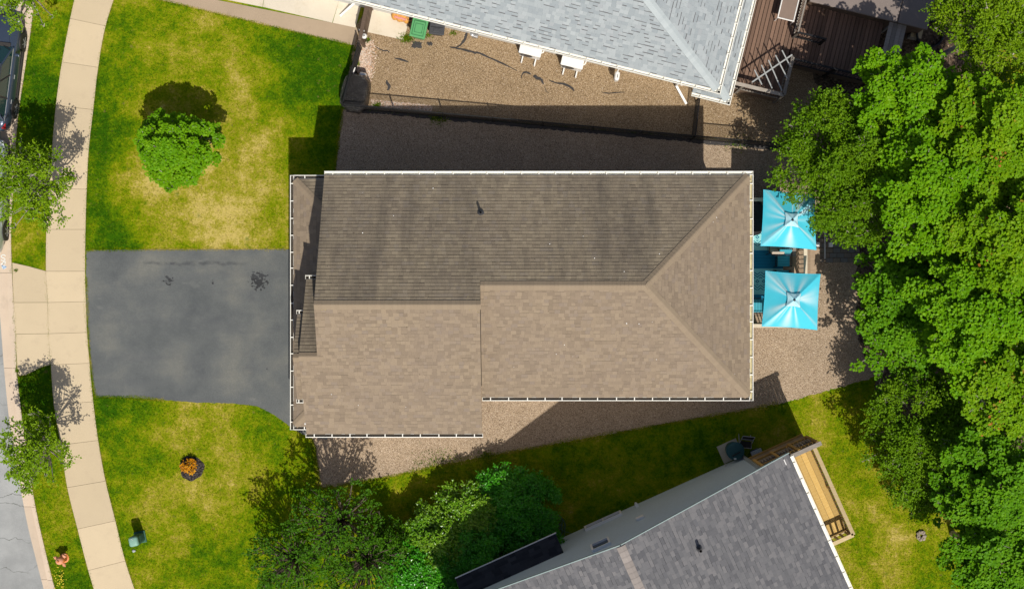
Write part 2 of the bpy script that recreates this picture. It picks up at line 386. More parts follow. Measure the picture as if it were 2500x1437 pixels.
MAT['debris_tan'] = M_plain('gutter_pollen', (0.50, 0.44, 0.26), 0.95, 0.4, 5)
MAT['gutter'] = M_plain('white_gutter', (0.82, 0.80, 0.72), 0.45, 0.10, 2.0)
MAT['siding_tan'] = M_plain('beige_siding', (0.50, 0.44, 0.36), 0.6, 0.08, 1.0)
MAT['siding_blue'] = M_plain('grey_blue_siding', (0.50, 0.60, 0.665), 0.6, 0.06, 0.8)
MAT['siding_white'] = M_plain('pale_siding', (0.60, 0.60, 0.58), 0.6, 0.06, 1.0)
MAT['glass'] = M_plain('window_glass', (0.02, 0.025, 0.03), 0.05, 0.1, 1.0, spec=0.8)
MAT['black_metal'] = M_plain('black_metal', (0.012, 0.012, 0.013), 0.45, 0.2)
MAT['black_cloth'] = M_plain('black_fence_fabric', (0.020, 0.020, 0.021), 0.85, 0.3)
MAT['black_plastic'] = M_plain('black_plastic', (0.02, 0.02, 0.022), 0.35, 0.15)
MAT['charcoal_plastic'] = M_plain('charcoal_plastic', (0.055, 0.056, 0.062), 0.4, 0.12)
MAT['weed_cloth'] = M_plain('torn_weed_barrier', (0.05, 0.046, 0.045), 0.9, 0.4, 8)
MAT['green_plastic'] = M_plain('green_plastic', (0.10, 0.33, 0.13), 0.42, 0.10)
MAT['grey_metal'] = M_plain('galvanised_metal', (0.42, 0.42, 0.42), 0.4, 0.15, metal=0.6)
MAT['steel'] = M_plain('bright_steel', (0.7, 0.7, 0.68), 0.3, 0.1, metal=0.7)
MAT['wood_brown'] = M_wood('brown_gate_wood', (0.10, 0.065, 0.045), (0.20, 0.14, 0.10))
MAT['composite'] = M_wood('brown_composite_deck', (0.20, 0.125, 0.085), (0.27, 0.175, 0.125), stretch=6, blend=0.5)
MAT['grey_wood'] = M_wood('weathered_grey_wood', (0.20, 0.17, 0.14), (0.40, 0.36, 0.31))
MAT['new_wood'] = M_wood('new_treated_lumber', (0.50, 0.31, 0.09), (0.66, 0.48, 0.21), stretch=14, scale=2.2)
MAT['rail_wood'] = M_wood('pale_rail_lumber', (0.52, 0.38, 0.18), (0.68, 0.56, 0.36), stretch=10)
MAT['amber_wood'] = M_wood('amber_post_lumber', (0.42, 0.24, 0.06), (0.55, 0.34, 0.11), stretch=8)
MAT['deck_wood'] = M_wood('aged_deck_lumber', (0.24, 0.17, 0.11), (0.38, 0.29, 0.20))
MAT['beige_paint'] = M_wood('beige_rail_paint', (0.52, 0.44, 0.32), (0.62, 0.54, 0.42))
MAT['bark'] = M_plain('pale_bark', (0.42, 0.37, 0.31), 0.9, 0.35, 9.0)
MAT['bark_dark'] = M_plain('dark_bark', (0.13, 0.10, 0.075), 0.9, 0.35, 9.0)
MAT['paver'] = M_plain('brown_paver', (0.20, 0.165, 0.13), 0.9, 0.25, 5.0, mode='world')
MAT['paver_grey'] = M_plain('grey_paver', (0.17, 0.165, 0.155), 0.9, 0.25, 5.0, mode='world')
MAT['leaf_maple'] = M_leaf('maple_leaves', (0.085, 0.245, 0.001), (0.130, 0.31, 0.002), (0.20, 0.38, 0.004))
MAT['leaf_maple_deep'] = M_leaf('deep_maple_leaves', (0.062, 0.195, 0.002), (0.098, 0.26, 0.003), (0.155, 0.33, 0.005))
MAT['leaf_yellow'] = M_leaf('yellow_green_leaves', (0.095, 0.235, 0.001), (0.148, 0.30, 0.002), (0.22, 0.36, 0.006), spot=(0.40, 0.16, 0.03))
MAT['leaf_fine'] = M_leaf('fine_leaves', (0.070, 0.170, 0.002), (0.112, 0.235, 0.003), (0.18, 0.31, 0.008))
MAT['leaf_street'] = M_leaf('street_tree_leaves', (0.105, 0.215, 0.002), (0.160, 0.285, 0.004), (0.24, 0.36, 0.010))
MAT['leaf_shrub'] = M_leaf('glossy_shrub_leaves', (0.036, 0.21, 0.004), (0.055, 0.31, 0.007), (0.11, 0.38, 0.016), rough=0.28)
MAT['leaf_shrub_tip'] = M_leaf('young_shrub_leaves', (0.07, 0.22, 0.004), (0.14, 0.31, 0.007), (0.28, 0.42, 0.04), rough=0.3)  # yellower copy: sunlight on the hedge crest is put into the leaf colour
MAT['leaf_sapling'] = M_leaf('sapling_leaves', (0.030, 0.100, 0.002), (0.050, 0.145, 0.003), (0.080, 0.195, 0.005))
MAT['leaf_orange'] = M_leaf('orange_leaves', (0.55, 0.17, 0.006), (0.75, 0.32, 0.008), (0.72, 0.45, 0.03), trans=0.2)
# ------------------------------------------------------------------ ground, road, pavement
def ragged(poly, amp, step=6.0):
    out = []; n = len(poly)
    for i in range(n):
        a, b = poly[i], poly[(i+1) % n]; L = math.hypot(b[0]-a[0], b[1]-a[1]); m = max(1, int(L/step))
        for k in range(m):
            t = k/m; out.append((a[0]+(b[0]-a[0])*t+random.gauss(0, amp), a[1]+(b[1]-a[1])*t+random.gauss(0, amp)))
    return out
def flat(name, poly_px, z, mat, thick=0.0):
    mb = MB(); pts = [W(x, y, 0) for x, y in poly_px]
    pts = [(p.x, p.y) for p in pts]
    if thick: mb.prism(pts, z-thick, z)
    else:
        n = len(pts); A = sum(pts[i][0]*pts[(i+1) % n][1]-pts[(i+1) % n][0]*pts[i][1] for i in range(n))
        if A < 0: pts = pts[::-1]
        mb.add([(p[0], p[1], z) for p in pts], [tuple(range(n))])
    return structure(name, mb, mat)

KERB_OUT = smooth_line([(120,-420),(95,-120),(79,50),(58,193),(44,292),(35,420),(28,560),(29,640),(33,720),(38,800),(43,919),(60,1060),(84,1218),(108,1330),(135,1437),(150,1490),(250,1800)])
KERB_IN = smooth_line([(105,-420),(82,-120),(66,50),(46,193),(32,292),(24,420),(17,560),(18,640),(20,750),(25,830),(31,919),(46,1060),(71,1205),(95,1318),(121,1437),(136,1490),(235,1800)])
PAN_OUT = smooth_line([(75,-420),(52,-120),(36,50),(16,193),(2,292),(-8,420),(-14,560),(-11,640),(-4,750),(2,830),(9,919),(22,1040),(45,1177),(67,1291),(104,1437),(118,1490),(205,1800)])

# everything to the right of the kerb is lawn, laid as a fine grid that carries how dry the turf is
DRY = [(560,420,130,.45),(620,520,110,.42),(500,520,90,.40),(360,330,60,.25),(330,560,120,.28),(640,440,90,.30),(600,600,60,.25),
       (340,1050,70,.30),(520,1080,120,.35),(420,1240,110,.28),(640,1120,110,.30),(470,990,110,.18),(560,1200,90,.2),(480,120,150,.28),(640,140,110,.22),(560,230,120,.2),(380,400,80,.2),
       (2050,1150,170,.16),(2120,1330,130,.20),(2240,1300,60,.35),(1950,1040,90,.20),(1500,1180,250,.12),(1100,1200,60,.1),(85,560,50,.35),(90,120,40,.12),
       (250,330,45,-.45),(240,560,70,-.38),(300,580,60,-.2),(640,310,110,-.10),(790,180,90,-.40),(255,200,40,-.45),(110,250,60,-.40),(110,90,60,-.25),
       (300,1010,60,-.35),(640,1020,60,-.1),(110,960,60,-.35),(740,130,60,-.12),(300,1250,60,-.1),(180,1400,60,-.15),(1300,1180,120,-.05),(680,1380,200,-.2)]
def dryness(x, y):
    px = x*S+CX; py = CY-y*S
    d = 0.36 + (vnoise(x, y, 0.33)-0.5)*0.26 + (vnoise(x, y, 0.9, 31, 7)-0.5)*0.34 + (vnoise(x, y, 2.1, 11, 77)-0.5)*0.32
    for (a, b, r, w) in DRY: d = d + (w*.42 if w > 0 else w)*np.exp(-((px-a)**2+(py-b)**2)/(2*r*r))*(0.55+0.9*vnoise(x, y, 1.1, a, b))
    return np.clip(d, 0.02, 0.98)

mb = MB(); R = 700.0
mb.add([(-R, -R, -0.2), (R, -R, -0.2), (R, R, -0.2), (-R, R, -0.2)], [(0, 1, 2, 3)])
structure('ground', mb, M_plain('distant_turf', (0.08, 0.11, 0.02), 0.95, 0.3, 0.3, mode='world'))
mb = MB(); ko = [W(x, y) for x, y in KERB_OUT]
ys = sorted({round(p.y, 3) for p in ko})
kx = lambda y: float(np.interp(y, [p.y for p in ko][::-1], [p.x for p in ko][::-1]))
nx, ny = 190, 165
x1, y0_, y1_ = 26.0, -17.0, 18.5
vs = []; fs = []
for j in range(ny+1):
    y = y0_ + (y1_-y0_)*j/ny; a = kx(y)
    for i in range(nx+1): vs.append((a+(x1-a)*i/nx, y, 0.0))
for j in range(ny):
    for i in range(nx):
        q = j*(nx+1)+i; fs.append((q, q+1, q+nx+2, q+nx+1))
mb.add(vs, fs); lawn = structure('lawn', mb, MAT['grass'])
va = np.array(vs); at = lawn.data.attributes.new('dry', 'FLOAT', 'POINT'); at.data.foreach_set('value', dryness(va[:, 0], va[:, 1]).astype(np.float32))

# street, gutter pan and kerb
st = [W(x, y) for x, y in PAN_OUT]
mb = MB(); mb.add([(p.x, p.y, -0.125) for p in st] + [(-60, st[-1].y, -0.125), (-60, st[0].y, -0.125)], [tuple(range(len(st)+2))[::-1]]); structure('street', mb, MAT['street'])
if mb.f: pass
def strip(A, B, z0, z1, i0, i1, mb=None):
    mb = mb or MB(); a = [W(*p) for p in A[i0:i1+1]]; b = [W(*p) for p in B[i0:i1+1]]; n = len(a)
    vs = [(p.x, p.y, z1) for p in a]+[(p.x, p.y, z1) for p in b]+[(p.x, p.y, z0) for p in a]+[(p.x, p.y, z0) for p in b]
    fs = []
    for i in range(n-1):
        fs += [(i, i+1, n+i+1, n+i), (2*n+i, 2*n+i+1, i+1, i), (n+i, n+i+1, 3*n+i+1, 3*n+i)]
    fs += [(0, n, 3*n, 2*n), (n-1, 3*n-1, 4*n-1, 2*n-1)]
    return mb.add(vs, fs)
nk = len(KERB_OUT)
gp = bpy.data.objects.new('gutter_pan', None); COL.objects.link(gp); gp['kind'] = 'structure'
kb = bpy.data.objects.new('kerb', None); COL.objects.link(kb); kb['kind'] = 'structure'
def resample(L, step):
    P = np.array(L); d = np.r_[0, np.cumsum(np.hypot(*np.diff(P, axis=0).T))]; return lambda t: (float(np.interp(t, d, P[:, 0])), float(np.interp(t, d, P[:, 1]))), d[-1]
def at_y(L):
    P = np.array(L); return lambda y: float(np.interp(y, P[:, 1], P[:, 0]))
fo, fi, fp = at_y(KERB_OUT), at_y(KERB_IN), at_y(PAN_OUT)
kj = [-390,-210,-30,205,430,666,898,1064,1237,1415,1600,1780]
for k in range(len(kj)-1):
    yy = np.linspace(kj[k]+0.35, kj[k+1]-0.35, 14)
    A = [(fi(y), y) for y in yy]; B = [(fo(y)-0.5, y) for y in yy]; C = [(fp(y), y) for y in yy]; D = [(fi(y)-0.2, y) for y in yy]
    obj('kerb_stone', strip(A, B, -0.2, 0.022, 0, 13), MAT['kerb'], kb)
    obj('pan_section', strip(C, D, -0.2, -0.105, 0, 13), MAT['kerb'], gp)

# sidewalk: concrete slabs with narrow joints
LJ = [(196,-60),(172,46),(152,152),(137,258),(128,360),(121,460),(114,560),(113,662),(117,738),(119,814),(124.6,890),(132,986),(149,1085),(165,1189),(190,1290),(216,1391),(247,1492)]
RJ = [(292,-42),(258,64),(240,165),(228,268),(217,365),(212,462),(209,560),(208,662),(210,736),(213,811),(219,886),(228,980),(240,1074),(258,1173),(282,1270),(306,1368),(340,1470)]
fl, fr = smooth_line(LJ, 5), smooth_line(RJ, 5)
SIDEWALK = fl + fr[::-1]
sw = bpy.data.objects.new('sidewalk', None); COL.objects.link(sw); sw['kind'] = 'structure'
for k in range(len(LJ)-1):
    a = fl[k*5:(k+1)*5+1]; b = fr[k*5:(k+1)*5+1]
    pa = [np.array(p) for p in a]; pb = [np.array(p) for p in b]
    g = 0.35
    def sh(L):
        L = [p.copy() for p in L]; L[0] += g*(L[1]-L[0])/np.linalg.norm(L[1]-L[0]); L[-1] += g*(L[-2]-L[-1])/np.linalg.norm(L[-2]-L[-1]); return L
    pa, pb = sh(pa), sh(pb)
    dz = random.uniform(-0.003, 0.003)
    mb = MB().prism([(W(*p).x, W(*p).y) for p in pa+pb[::-1]], -0.1, 0.03+dz)
    obj('slab', mb, MAT['sidewalk'], sw)
# dark joint bed under the slabs
mb = MB(); n5 = len(fl); vs = [W(x, y, 0.006) for x, y in fl]+[W(x, y, 0.006) for x, y in fr]
mb.add(vs, [(i, n5+i, n5+i+1, i+1) for i in range(n5-1)]); structure('joint_bed', mb, M_plain('joint_dirt', (0.20, 0.15, 0.10), 0.95, 0.3, mode='world'))

# driveway apron between kerb and sidewalk
ap = bpy.data.objects.new('driveway_apron', None); COL.objects.link(ap); ap['kind'] = 'structure'
for P in ([(30.5,641),(70,650),(112.3,661.6),(116.3,737.4),(34.5,737.8),(32,690)],
          [(34.6,738.6),(116.5,738.2),(118.5,813.5),(38.6,814.6),(36,775)],
          [(38.8,815.4),(118.7,814.3),(123.6,889.4),(105,894),(88,902),(64,914),(45,917),(42.5,890),(40,850)]):
    obj('slab', MB().prism([(W(*p).x, W(*p).y) for p in P], -0.1, 0.028), MAT['sidewalk'], ap)
APRON = [(30,640),(112.5,662),(124,890),(88,902),(44,918),(36,775)]

DRIVE = [(212,613),(230,610),(420,609),(700,608),(800,608),(800,1072),(762,1066),(745,1062),(722,1050),(695,1030),(660,1006),(632,992),(612,988),(560,984),(480,982),(400,976),(320,970),(270,969),(232,968),(226,930),(222,890),(217,840),(214,800),(211,740),(210,680)]
flat('driveway', ragged(DRIVE, .55), 0.014, MAT['driveway'])

# gravel beds
GRAVEL = [(836,266),(1100,288),(1400,311),(1720,338),(1930,352),(2020,330),(2150,400),(2300,560),(2330,760),(2260,870),(2170,905),(2120,925),(2070,940),(1900,985),(1780,1008),(1650,1030),(1400,1075),(1300,1093),(1190,1112),(1100,1130),(1000,1152),(900,1172),(830,1184),(780,1190),(774,1150),(766,1090),(758,1066),(800,1060),(800,560),(818,420),(822,380),(828,320)]
NGRAVEL = [(872,60),(900,15),(1000,15),(1700,15),(2000,60),(2020,200),(2040,330),(1930,351),(1720,337),(1400,310),(1100,287),(848,264),(838,258),(850,190),(862,120)]
flat('gravel_bed', ragged(GRAVEL, 1.3), 0.006, MAT['gravel'])
flat('side_yard_gravel', ragged(NGRAVEL, .8), 0.006, MAT['gravel_tan'])
SOIL = [(1980,-120),(2420,-120),(2440,60),(2420,160),(2400,300),(2560,420),(2560,1437),(2440,1480),(2400,1350),(2330,1230),(2260,1150),(2190,1040),(2130,950),(2160,900),(2110,870),(2085,780),(2100,700),(2070,600),(2040,480),(2000,330),(1990,200)]
flat('woodland_soil', ragged(SOIL, 5.0, 16), 0.010, MAT['soil'])

# neighbour's driveway: pale concrete slabs with an exposed aggregate border
nd = bpy.data.objects.new('neighbour_driveway', None); COL.objects.link(nd); nd['kind'] = 'structure'
AGG = [(300,-22),(387,-1),(668,66),(855,110),(866,110),(876,69),(517,-2),(430,-24)]
flat('aggregate_border', AGG, 0.012, MAT['aggregate'])
for P in ([(440,-23),(641,17.5),(650,-40),(500,-60)], [(642,17.5),(811,56),(830,-5),(651,-40)], [(812.5,56.2),(868,68),(880,20),(905,-10),(840,-30),(830,-5)]):
    obj('slab', MB().prism([(W(*p).x, W(*p).y) for p in P], -0.08, 0.016), MAT['pale_concrete'], nd)
PAD = [(884,76),(893,20),(905,-20),(1020,10),(1004,36),(985,98)]
obj('slab', MB().prism([(W(*p).x, W(*p).y) for p in PAD], -0.08, 0.022), MAT['pale_concrete'], nd)
NDRIVE = [(300,-22),(387,-1),(668,66),(855,110),(866,110),(900,-60),(300,-60)]

# chalk marking on the gutter pan
def stroke_mark(name, strokes, mat, z, w):
    mb = MB()
    for st_ in strokes:
        for a, b in zip(st_[:-1], st_[1:]):
            p, q = W(*a, 0), W(*b, 0); p.z = q.z = z; mb.beam(p, q, w, 0.002)
    return mb
chalk = M_plain('white_road_paint', (0.72, 0.75, 0.72), 0.9, 0.3, 8); chalk_b = M_plain('blue_road_paint', (0.45, 0.60, 0.78), 0.9, 0.3, 8)
pm = thing('painted_marking', 'faint white and blue painted letters SRA on the concrete gutter pan', 'road marking', tuple(W(6, 638, -0.1)))
obj('letter', stroke_mark('letter', [[(11,625),(8,621.5),(3,622),(0,625),(2,628.5),(7,629.5),(10,632),(9,635),(4,636),(0,634)]], chalk, -0.1030, 0.035), chalk, pm)
obj('letter', stroke_mark('letter', [[(-1,646),(10,636.5)],[(10,636.5),(11,641),(8,643.5),(5,641)],[(6,642),(10,646)]], chalk, -0.1026, 0.035), chalk, pm)
obj('letter', stroke_mark('letter', [[(2,647.5),(6,656),(13,651),(2,647.5)],[(5,651.5),(9,652)]], chalk_b, -0.1022, 0.05), chalk_b, pm)
# ------------------------------------------------------------------ roofs
EXPO = 0.143
def unit_shingle():
    """1 x 1 x 1: butt at y=0 full height, tapering to a thin head at y=1"""
    vs = [(0,0,0),(1,0,0),(1,1,0),(0,1,0),(0,0,1),(1,0,1),(1,1,.25),(0,1,.25)]
    return vs, [(4,5,6,7),(0,1,5,4),(1,2,6,5),(3,0,4,7)]
class Roof:
    """one house's roof: deck slabs, shingles, caps, gutters"""
    def __init__(s, house, under, seed): s.h = house; s.under = under; s.rec = []; s.slab = MB(); s.r = random.Random(seed); s.caps = []; s.gut = []
    def plane(s, pts, mat, wmin=.16, wmax=.36, gap_p=.35, gap=.014, butt=.013, thick=.14, expo=EXPO, slab=True, bodge=0.0):
        pts = [Vector(p) for p in pts]; u = (pts[1]-pts[0]).normalized()
        n = Vector((0, 0, 0))
        for i in range(len(pts)):
            a, b = pts[i], pts[(i+1) % len(pts)]; n += a.cross(b)
        n.normalize(); 
        if n.z < 0: n = -n
        v = n.cross(u).normalized()
        if v.z < 0: v = -v; u = -u
        O = pts[0]; uv = [((p-O).dot(u), (p-O).dot(v)) for p in pts]
        if slab:
            m = len(pts); A = sum(uv[i][0]*uv[(i+1) % m][1]-uv[(i+1) % m][0]*uv[i][1] for i in range(m))
            q = pts if A > 0 else pts[::-1]
            s.slab.add([p for p in q]+[p-Vector((0, 0, thick)) for p in q], [tuple(range(m)), tuple(range(m, 2*m))[::-1]]+[(i, m+i, m+(i+1) % m, (i+1) % m) for i in range(m)])
        vmax = max(p[1] for p in uv); k = 0; vmin = min(p[1] for p in uv)
        row = vmin
        while row < vmax-0.02:
            e = min(expo, vmax-row); mid = row+e*0.5; xs = []
            for i in range(len(uv)):
                (a, b), (c, d) = uv[i], uv[(i+1) % len(uv)]
                if (b > mid) != (d > mid): xs.append(a+(mid-b)/(d-b)*(c-a))
            xs.sort()
            for j in range(0, len(xs)-1, 2):
                x = xs[j]; end = xs[j+1]; first = True
                while x < end-0.01:
                    w = s.r.uniform(wmin, wmax)
                    if first: w *= s.r.uniform(0.3, 1.0); first = False
                    if end-x-w < 0.06: w = end-x
                    thin = s.r.random() < gap_p
                    g = gap*(s.r.uniform(0.7, 1.25)) if thin else 0.0015
                    t = butt*(0.75 if thin else s.r.uniform(0.9, 1.15))
                    s.rec.append((O+u*(x+.0012)+v*(row+g)+n*0.002, u*(w-.0024), v*(e-g+0.004), n*t, mat))
                    x += w
            row += expo
    def cap_line(s, a, b, mat, half=0.15, slope=0.5, expo=EXPO, lift=.030, side=None):
        """ridge/hip caps laid from a up to b; slope = fall per metre to either side (one value or two)"""
        s.caps.append((Vector(a), Vector(b), mat, half, slope if isinstance(slope, tuple) else (slope, slope), expo, lift))
    def gutter(s, a, b, out, w=0.13, step=0.62, ends=(1, 1), dirt=None):
        s.gut.append((Vector(a), Vector(b), Vector(out).normalized(), w, step, ends, dirt))
    def finish(s, keep=300):
        roof = obj('roof', s.slab, s.under, s.h)
        s.rec.sort(key=lambda r: -r[0].z); uvs, ufs = unit_shingle(); ums = {}
        for mat in {r[4].name for r in s.rec}:
            ums[mat] = MB().add(uvs, ufs).mesh('shingle', bpy.data.materials[mat])
        base = wloc(s.h)
        for (o, u, v, n, mat) in s.rec[:keep]:
            M = Matrix(((u.x, v.x, n.x, o.x-base.x), (u.y, v.y, n.y, o.y-base.y), (u.z, v.z, n.z, o.z-base.z), (0, 0, 0, 1)))
            c = bpy.data.objects.new('shingle', ums[mat.name]); COL.objects.link(c); c.parent = roof; c.matrix_local = M
        rest = s.rec[keep:]; mats = sorted({r[4].name for r in rest})
        if rest:
            N = len(rest); U = np.array(uvs); FF = np.array(ufs)
            O = np.array([r[0] for r in rest])-np.array(base); A = np.array([r[1] for r in rest]); B = np.array([r[2] for r in rest]); Cn = np.array([r[3] for r in rest])
            V = O[:, None]+U[None, :, 0:1]*A[:, None]+U[None, :, 1:2]*B[:, None]+U[None, :, 2:3]*Cn[:, None]
            me = bpy.data.meshes.new('shingle_courses'); me.vertices.add(N*8); me.vertices.foreach_set('co', V.reshape(-1).astype(np.float32))
            L = (FF[None]+np.arange(N)[:, None, None]*8).reshape(-1)
            me.loops.add(len(L)); me.loops.foreach_set('vertex_index', L.astype(np.int32)); me.polygons.add(N*4)
            me.polygons.foreach_set('loop_start', np.arange(0, N*16, 4, dtype=np.int32)); me.polygons.foreach_set('loop_total', np.full(N*4, 4, np.int32))
            for mname in mats: me.materials.append(bpy.data.materials[mname])
            me.polygons.foreach_set('material_index', np.repeat([mats.index(r[4].name) for r in rest], 4).astype(np.int32))
            me.polygons.foreach_set('use_smooth', np.zeros(N*4, bool)); me.update(calc_edges=True); o = link_mesh('shingle_courses', me, roof); o['kind'] = 'stuff'
        for (a, b, mat, half, sl, expo, lift) in s.caps:
            d = b-a; L = d.length; x = d.normalized(); y = Vector((0, 0, 1)).cross(x).normalized(); z = x.cross(y)
            t = .012; t2 = .003; e = expo*1.04
            prof = [(-half, -half*sl[0]), (-half*.12, -.004), (half*.12, -.004), (half, -half*sl[1])]
            vs = [(0, p, q+t) for p, q in prof]+[(e, p, q+t2) for p, q in prof]+[(0, p, q-.02) for p, q in prof]+[(e, -half, -half*sl[0]-.022), (e, half, -half*sl[1]-.022)]
            fs = [(i, i+1, 5+i, 4+i) for i in range(3)]+[(8+i, 9+i, 1+i, i) for i in range(3)]+[(8, 0, 4, 12), (3, 11, 13, 7)]
            me = MB().add(vs, fs).mesh('ridge_cap', mat); k = 0.0; Ms = []
            while k < L-0.02:
                p = a+x*k+Vector((0, 0, lift)); w = s.r.uniform(.985, 1.02)
                Ms.append(Matrix(((x.x, y.x*w, z.x, p.x), (x.y, y.y*w, z.y, p.y), (x.z, y.z*w, z.z, p.z), (0, 0, 0, 1)))); k += expo
            b0 = Matrix.Translation(-base)
            for M in Ms:
                c = bpy.data.objects.new('ridge_cap', me); COL.objects.link(c); c.parent = roof; c.matrix_local = b0 @ M
        bme = {}
        for (a, b, out, w, step, ends, dirt) in s.gut:
            d = (b-a).normalized(); L = (b-a).length; mb = MB(); hgt = 0.10; R = Matrix((d, out, Vector((0, 0, 1)))).transposed()
            mid = (a+b)/2
            mb.box(mid+out*.006+Vector((0, 0, -.055)), (L, .008, .11), R=R)
            mb.box(mid+out*(w*.46)+Vector((0, 0, -.108)), (L, w*.86, .006), R=R)
            mb.box(mid+out*(w-.004)+Vector((0, 0, -.060)), (L, .008, .10), R=R)
            mb.box(mid+out*(w-.009)+Vector((0, 0, -.006)), (L, .026, .010), R=R)
            for k, p in enumerate((a, b)):
                if ends[k]: mb.box(p+out*(w/2)+d*(-.004 if k else .004)+Vector((0, 0, -.055)), (.012, w+.02, .11), R=R)
            g = obj('gutter', mb, MAT['gutter'], s.h)
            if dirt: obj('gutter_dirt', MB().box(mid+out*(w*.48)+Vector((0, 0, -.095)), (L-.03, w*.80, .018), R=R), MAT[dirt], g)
            key = round(w, 3)
            if key not in bme: bme[key] = MB().box((0, w/2-.010, -.004), (.034, w+.026, .014)).mesh('gutter_bracket', MAT['gutter'])
            nb = max(2, int(L/step)); 
            for i in range(nb):
                p = a+d*(L*(i+.5)/nb+s.r.uniform(-.03, .03)); M = Matrix((d, out, Vector((0, 0, 1)))).transposed().to_4x4(); M.translation = p-base
                c = bpy.data.objects.new('gutter_bracket', bme[key]); COL.objects.link(c); c.parent = g; c.matrix_local = M
        return roof

def wall_box(house, X0, X1, Y0, Y1, z0, z1, mat, name='wall'):
    a, b = G(X0, Y0), G(X1, Y1)
    return obj(name, MB().box(((a.x+b.x)/2, (a.y+b.y)/2, (z0+z1)/2), (abs(b.x-a.x), abs(b.y-a.y), z1-z0)), mat, house)
def window(house, c, n, w, h, name='window', depth=.10, panes=2):
    """frame with panes as sub-parts; c centre on the wall, n outward (horizontal)"""
    c = Vector(c); n = Vector(n).normalized(); t = Vector((0, 0, 1)).cross(n); R = Matrix((t, n, Vector((0, 0, 1)))).transposed(); mb = MB(); f = .07
    for dz in (-1, 1): mb.box(c+Vector((0, 0, dz*(h-f)/2))+n*depth/2, (w, depth, f), R=R)
    for dx in (-1, 1): mb.box(c+t*dx*(w-f)/2+n*depth/2, (f, depth, h-2*f), R=R)
    for k in range(1, panes): mb.box(c+t*(w*(k/panes-.5))+n*depth/2, (f*.7, depth, h-2*f), R=R)
    fr = obj(name, mb, MAT['white'], house)
    pw = (w-2*f-(panes-1)*f*.7)/panes
    for k in range(panes):
        obj('pane', MB().box(c+t*(-(w/2-f)+pw/2+k*(pw+f*.7))+n*.012, (pw, .02, h-2*f), R=R), MAT['glass'], fr)
    return fr
def gable_wall(house, poly, d, mat):
    """vertical polygon (world points) pushed back by d"""
    P = [Vector(p) for p in poly]; d = Vector(d); n = len(P)
    mb = MB().add(P+[p+d for p in P], [tuple(range(n)), tuple(range(n, 2*n))[::-1]]+[(i, (i+1) % n, n+(i+1) % n, n+i) for i in range(n)])
    return obj('wall', mb, mat, house)
def vent_pipe(house, base, r=.045, h=.42):
    mb = MB().lathe(base, [(.13, -.05), (.12, .03), (.075, .07), (r+.012, .12), (r+.012, .16)], 14)
    o = obj('vent_flashing', mb, MAT['charcoal_plastic'], house)
    mb = MB().lathe(base, [(r, .05), (r, h), (r*.72, h), (r*.72, h-.25)], 14); obj('vent_pipe', mb, MAT['black_plastic'], house)

# ------------------------------------------------------------------ the house in the middle
s = 0.583; XL, XR, YT, YBL, YBR, XS = -411.0, 521.0, -262.0, 305.0, 225.0, -66.0; Z0 = 5.23
house = thing('tan_house', 'large house with weathered tan shingle roof and white gutters in the middle', 'house', G(20, 0))
rf = Roof(house, MAT['under'], 3); tanm, alg = MAT['sh_tan'], MAT['sh_tan_algae']
zt = lambda Y: Z0+s*(Y-YT)/S          # north slope
zl = lambda Y: Z0+s*(YBL-Y)/S         # front wing south slope
zr = lambda Y: Z0+s*(YBR-Y)/S
yl = (YT+YBL)/2; yr = (YT+YBR)/2; xh = XR-(YBR-YT)/2; YR1 = 131.0; YE1 = -34.0; XB = -450.0
P = lambda X, Y, z: G(X, Y, z)
kw = dict(gap_p=1.0, gap=.026, butt=.019)
rf.plane([P(XL,YT,Z0), P(XR,YT,Z0), P(xh,yr,zt(yr)), P(XS,yr,zt(yr)), P(XS,yl,zt(yl)), P(XL+3,yl,zt(yl))], alg, .11, .25, **kw)
rf.plane([P(XB,YBL,Z0), P(XS,YBL,Z0), P(XS,yl,zl(yl)), P(XL+3,yl,zl(yl)), P(XL,YR1,zl(YR1)), P(XB,YR1,zl(YR1))], tanm, .11, .25, .36, .016)
rf.plane([P(XS,YBR,Z0), P(XR,YBR,Z0), P(xh,yr,zr(yr)), P(XS,yr,zr(yr))], tanm, .11, .25, .36, .016)
rf.plane([P(XR,YBR,Z0), P(XR,YT,Z0), P(xh,yr,zr(yr))], tanm, .11, .25, .36, .016)
z1 = zl(YR1)
rf.plane([P(XB,YE1,z1-s*(YR1-YE1)/S), P(-406,YE1,z1-s*(YR1-YE1)/S), P(-406,YR1,z1), P(XB,YR1,z1)], alg, .11, .25, **kw)
XB2, YR2, HW2, ZR2 = -467.0, 135.0, 93.0, 6.46
rf.plane([P(XB2,YR2-HW2,ZR2-s*HW2/S), P(-446,YR2-HW2,ZR2-s*HW2/S), P(-446,YR2,ZR2), P(XB2,YR2,ZR2)], alg, .11, .25, **kw)
rf.plane([P(XB2,YR2+HW2,ZR2-s*HW2/S), P(-446,YR2+HW2,ZR2-s*HW2/S), P(-446,YR2,ZR2), P(XB2,YR2,ZR2)], tanm, .11, .25, .38, .014)
LX, LYT, LYB, LW, ZG = -502.0, -266.0, 303.0, -390.0, 3.0; sl = 0.40; dz = sl*(LW-LX)/S; rise = LW-LX
rf.plane([P(LX,LYB,ZG), P(LX,LYT,ZG), P(LW,LYT+rise,ZG+dz), P(LW,LYB-rise,ZG+dz)], tanm, .11, .25, .38, .014)
rf.plane([P(LX,LYT,ZG), P(LW,LYT,ZG), P(LW,LYT+rise,ZG+dz)], alg, .11, .25, **kw)
rf.plane([P(LX,LYB,ZG), P(LW,LYB,ZG), P(LW,LYB-rise,ZG+dz)], tanm, .11, .25, .38, .014)
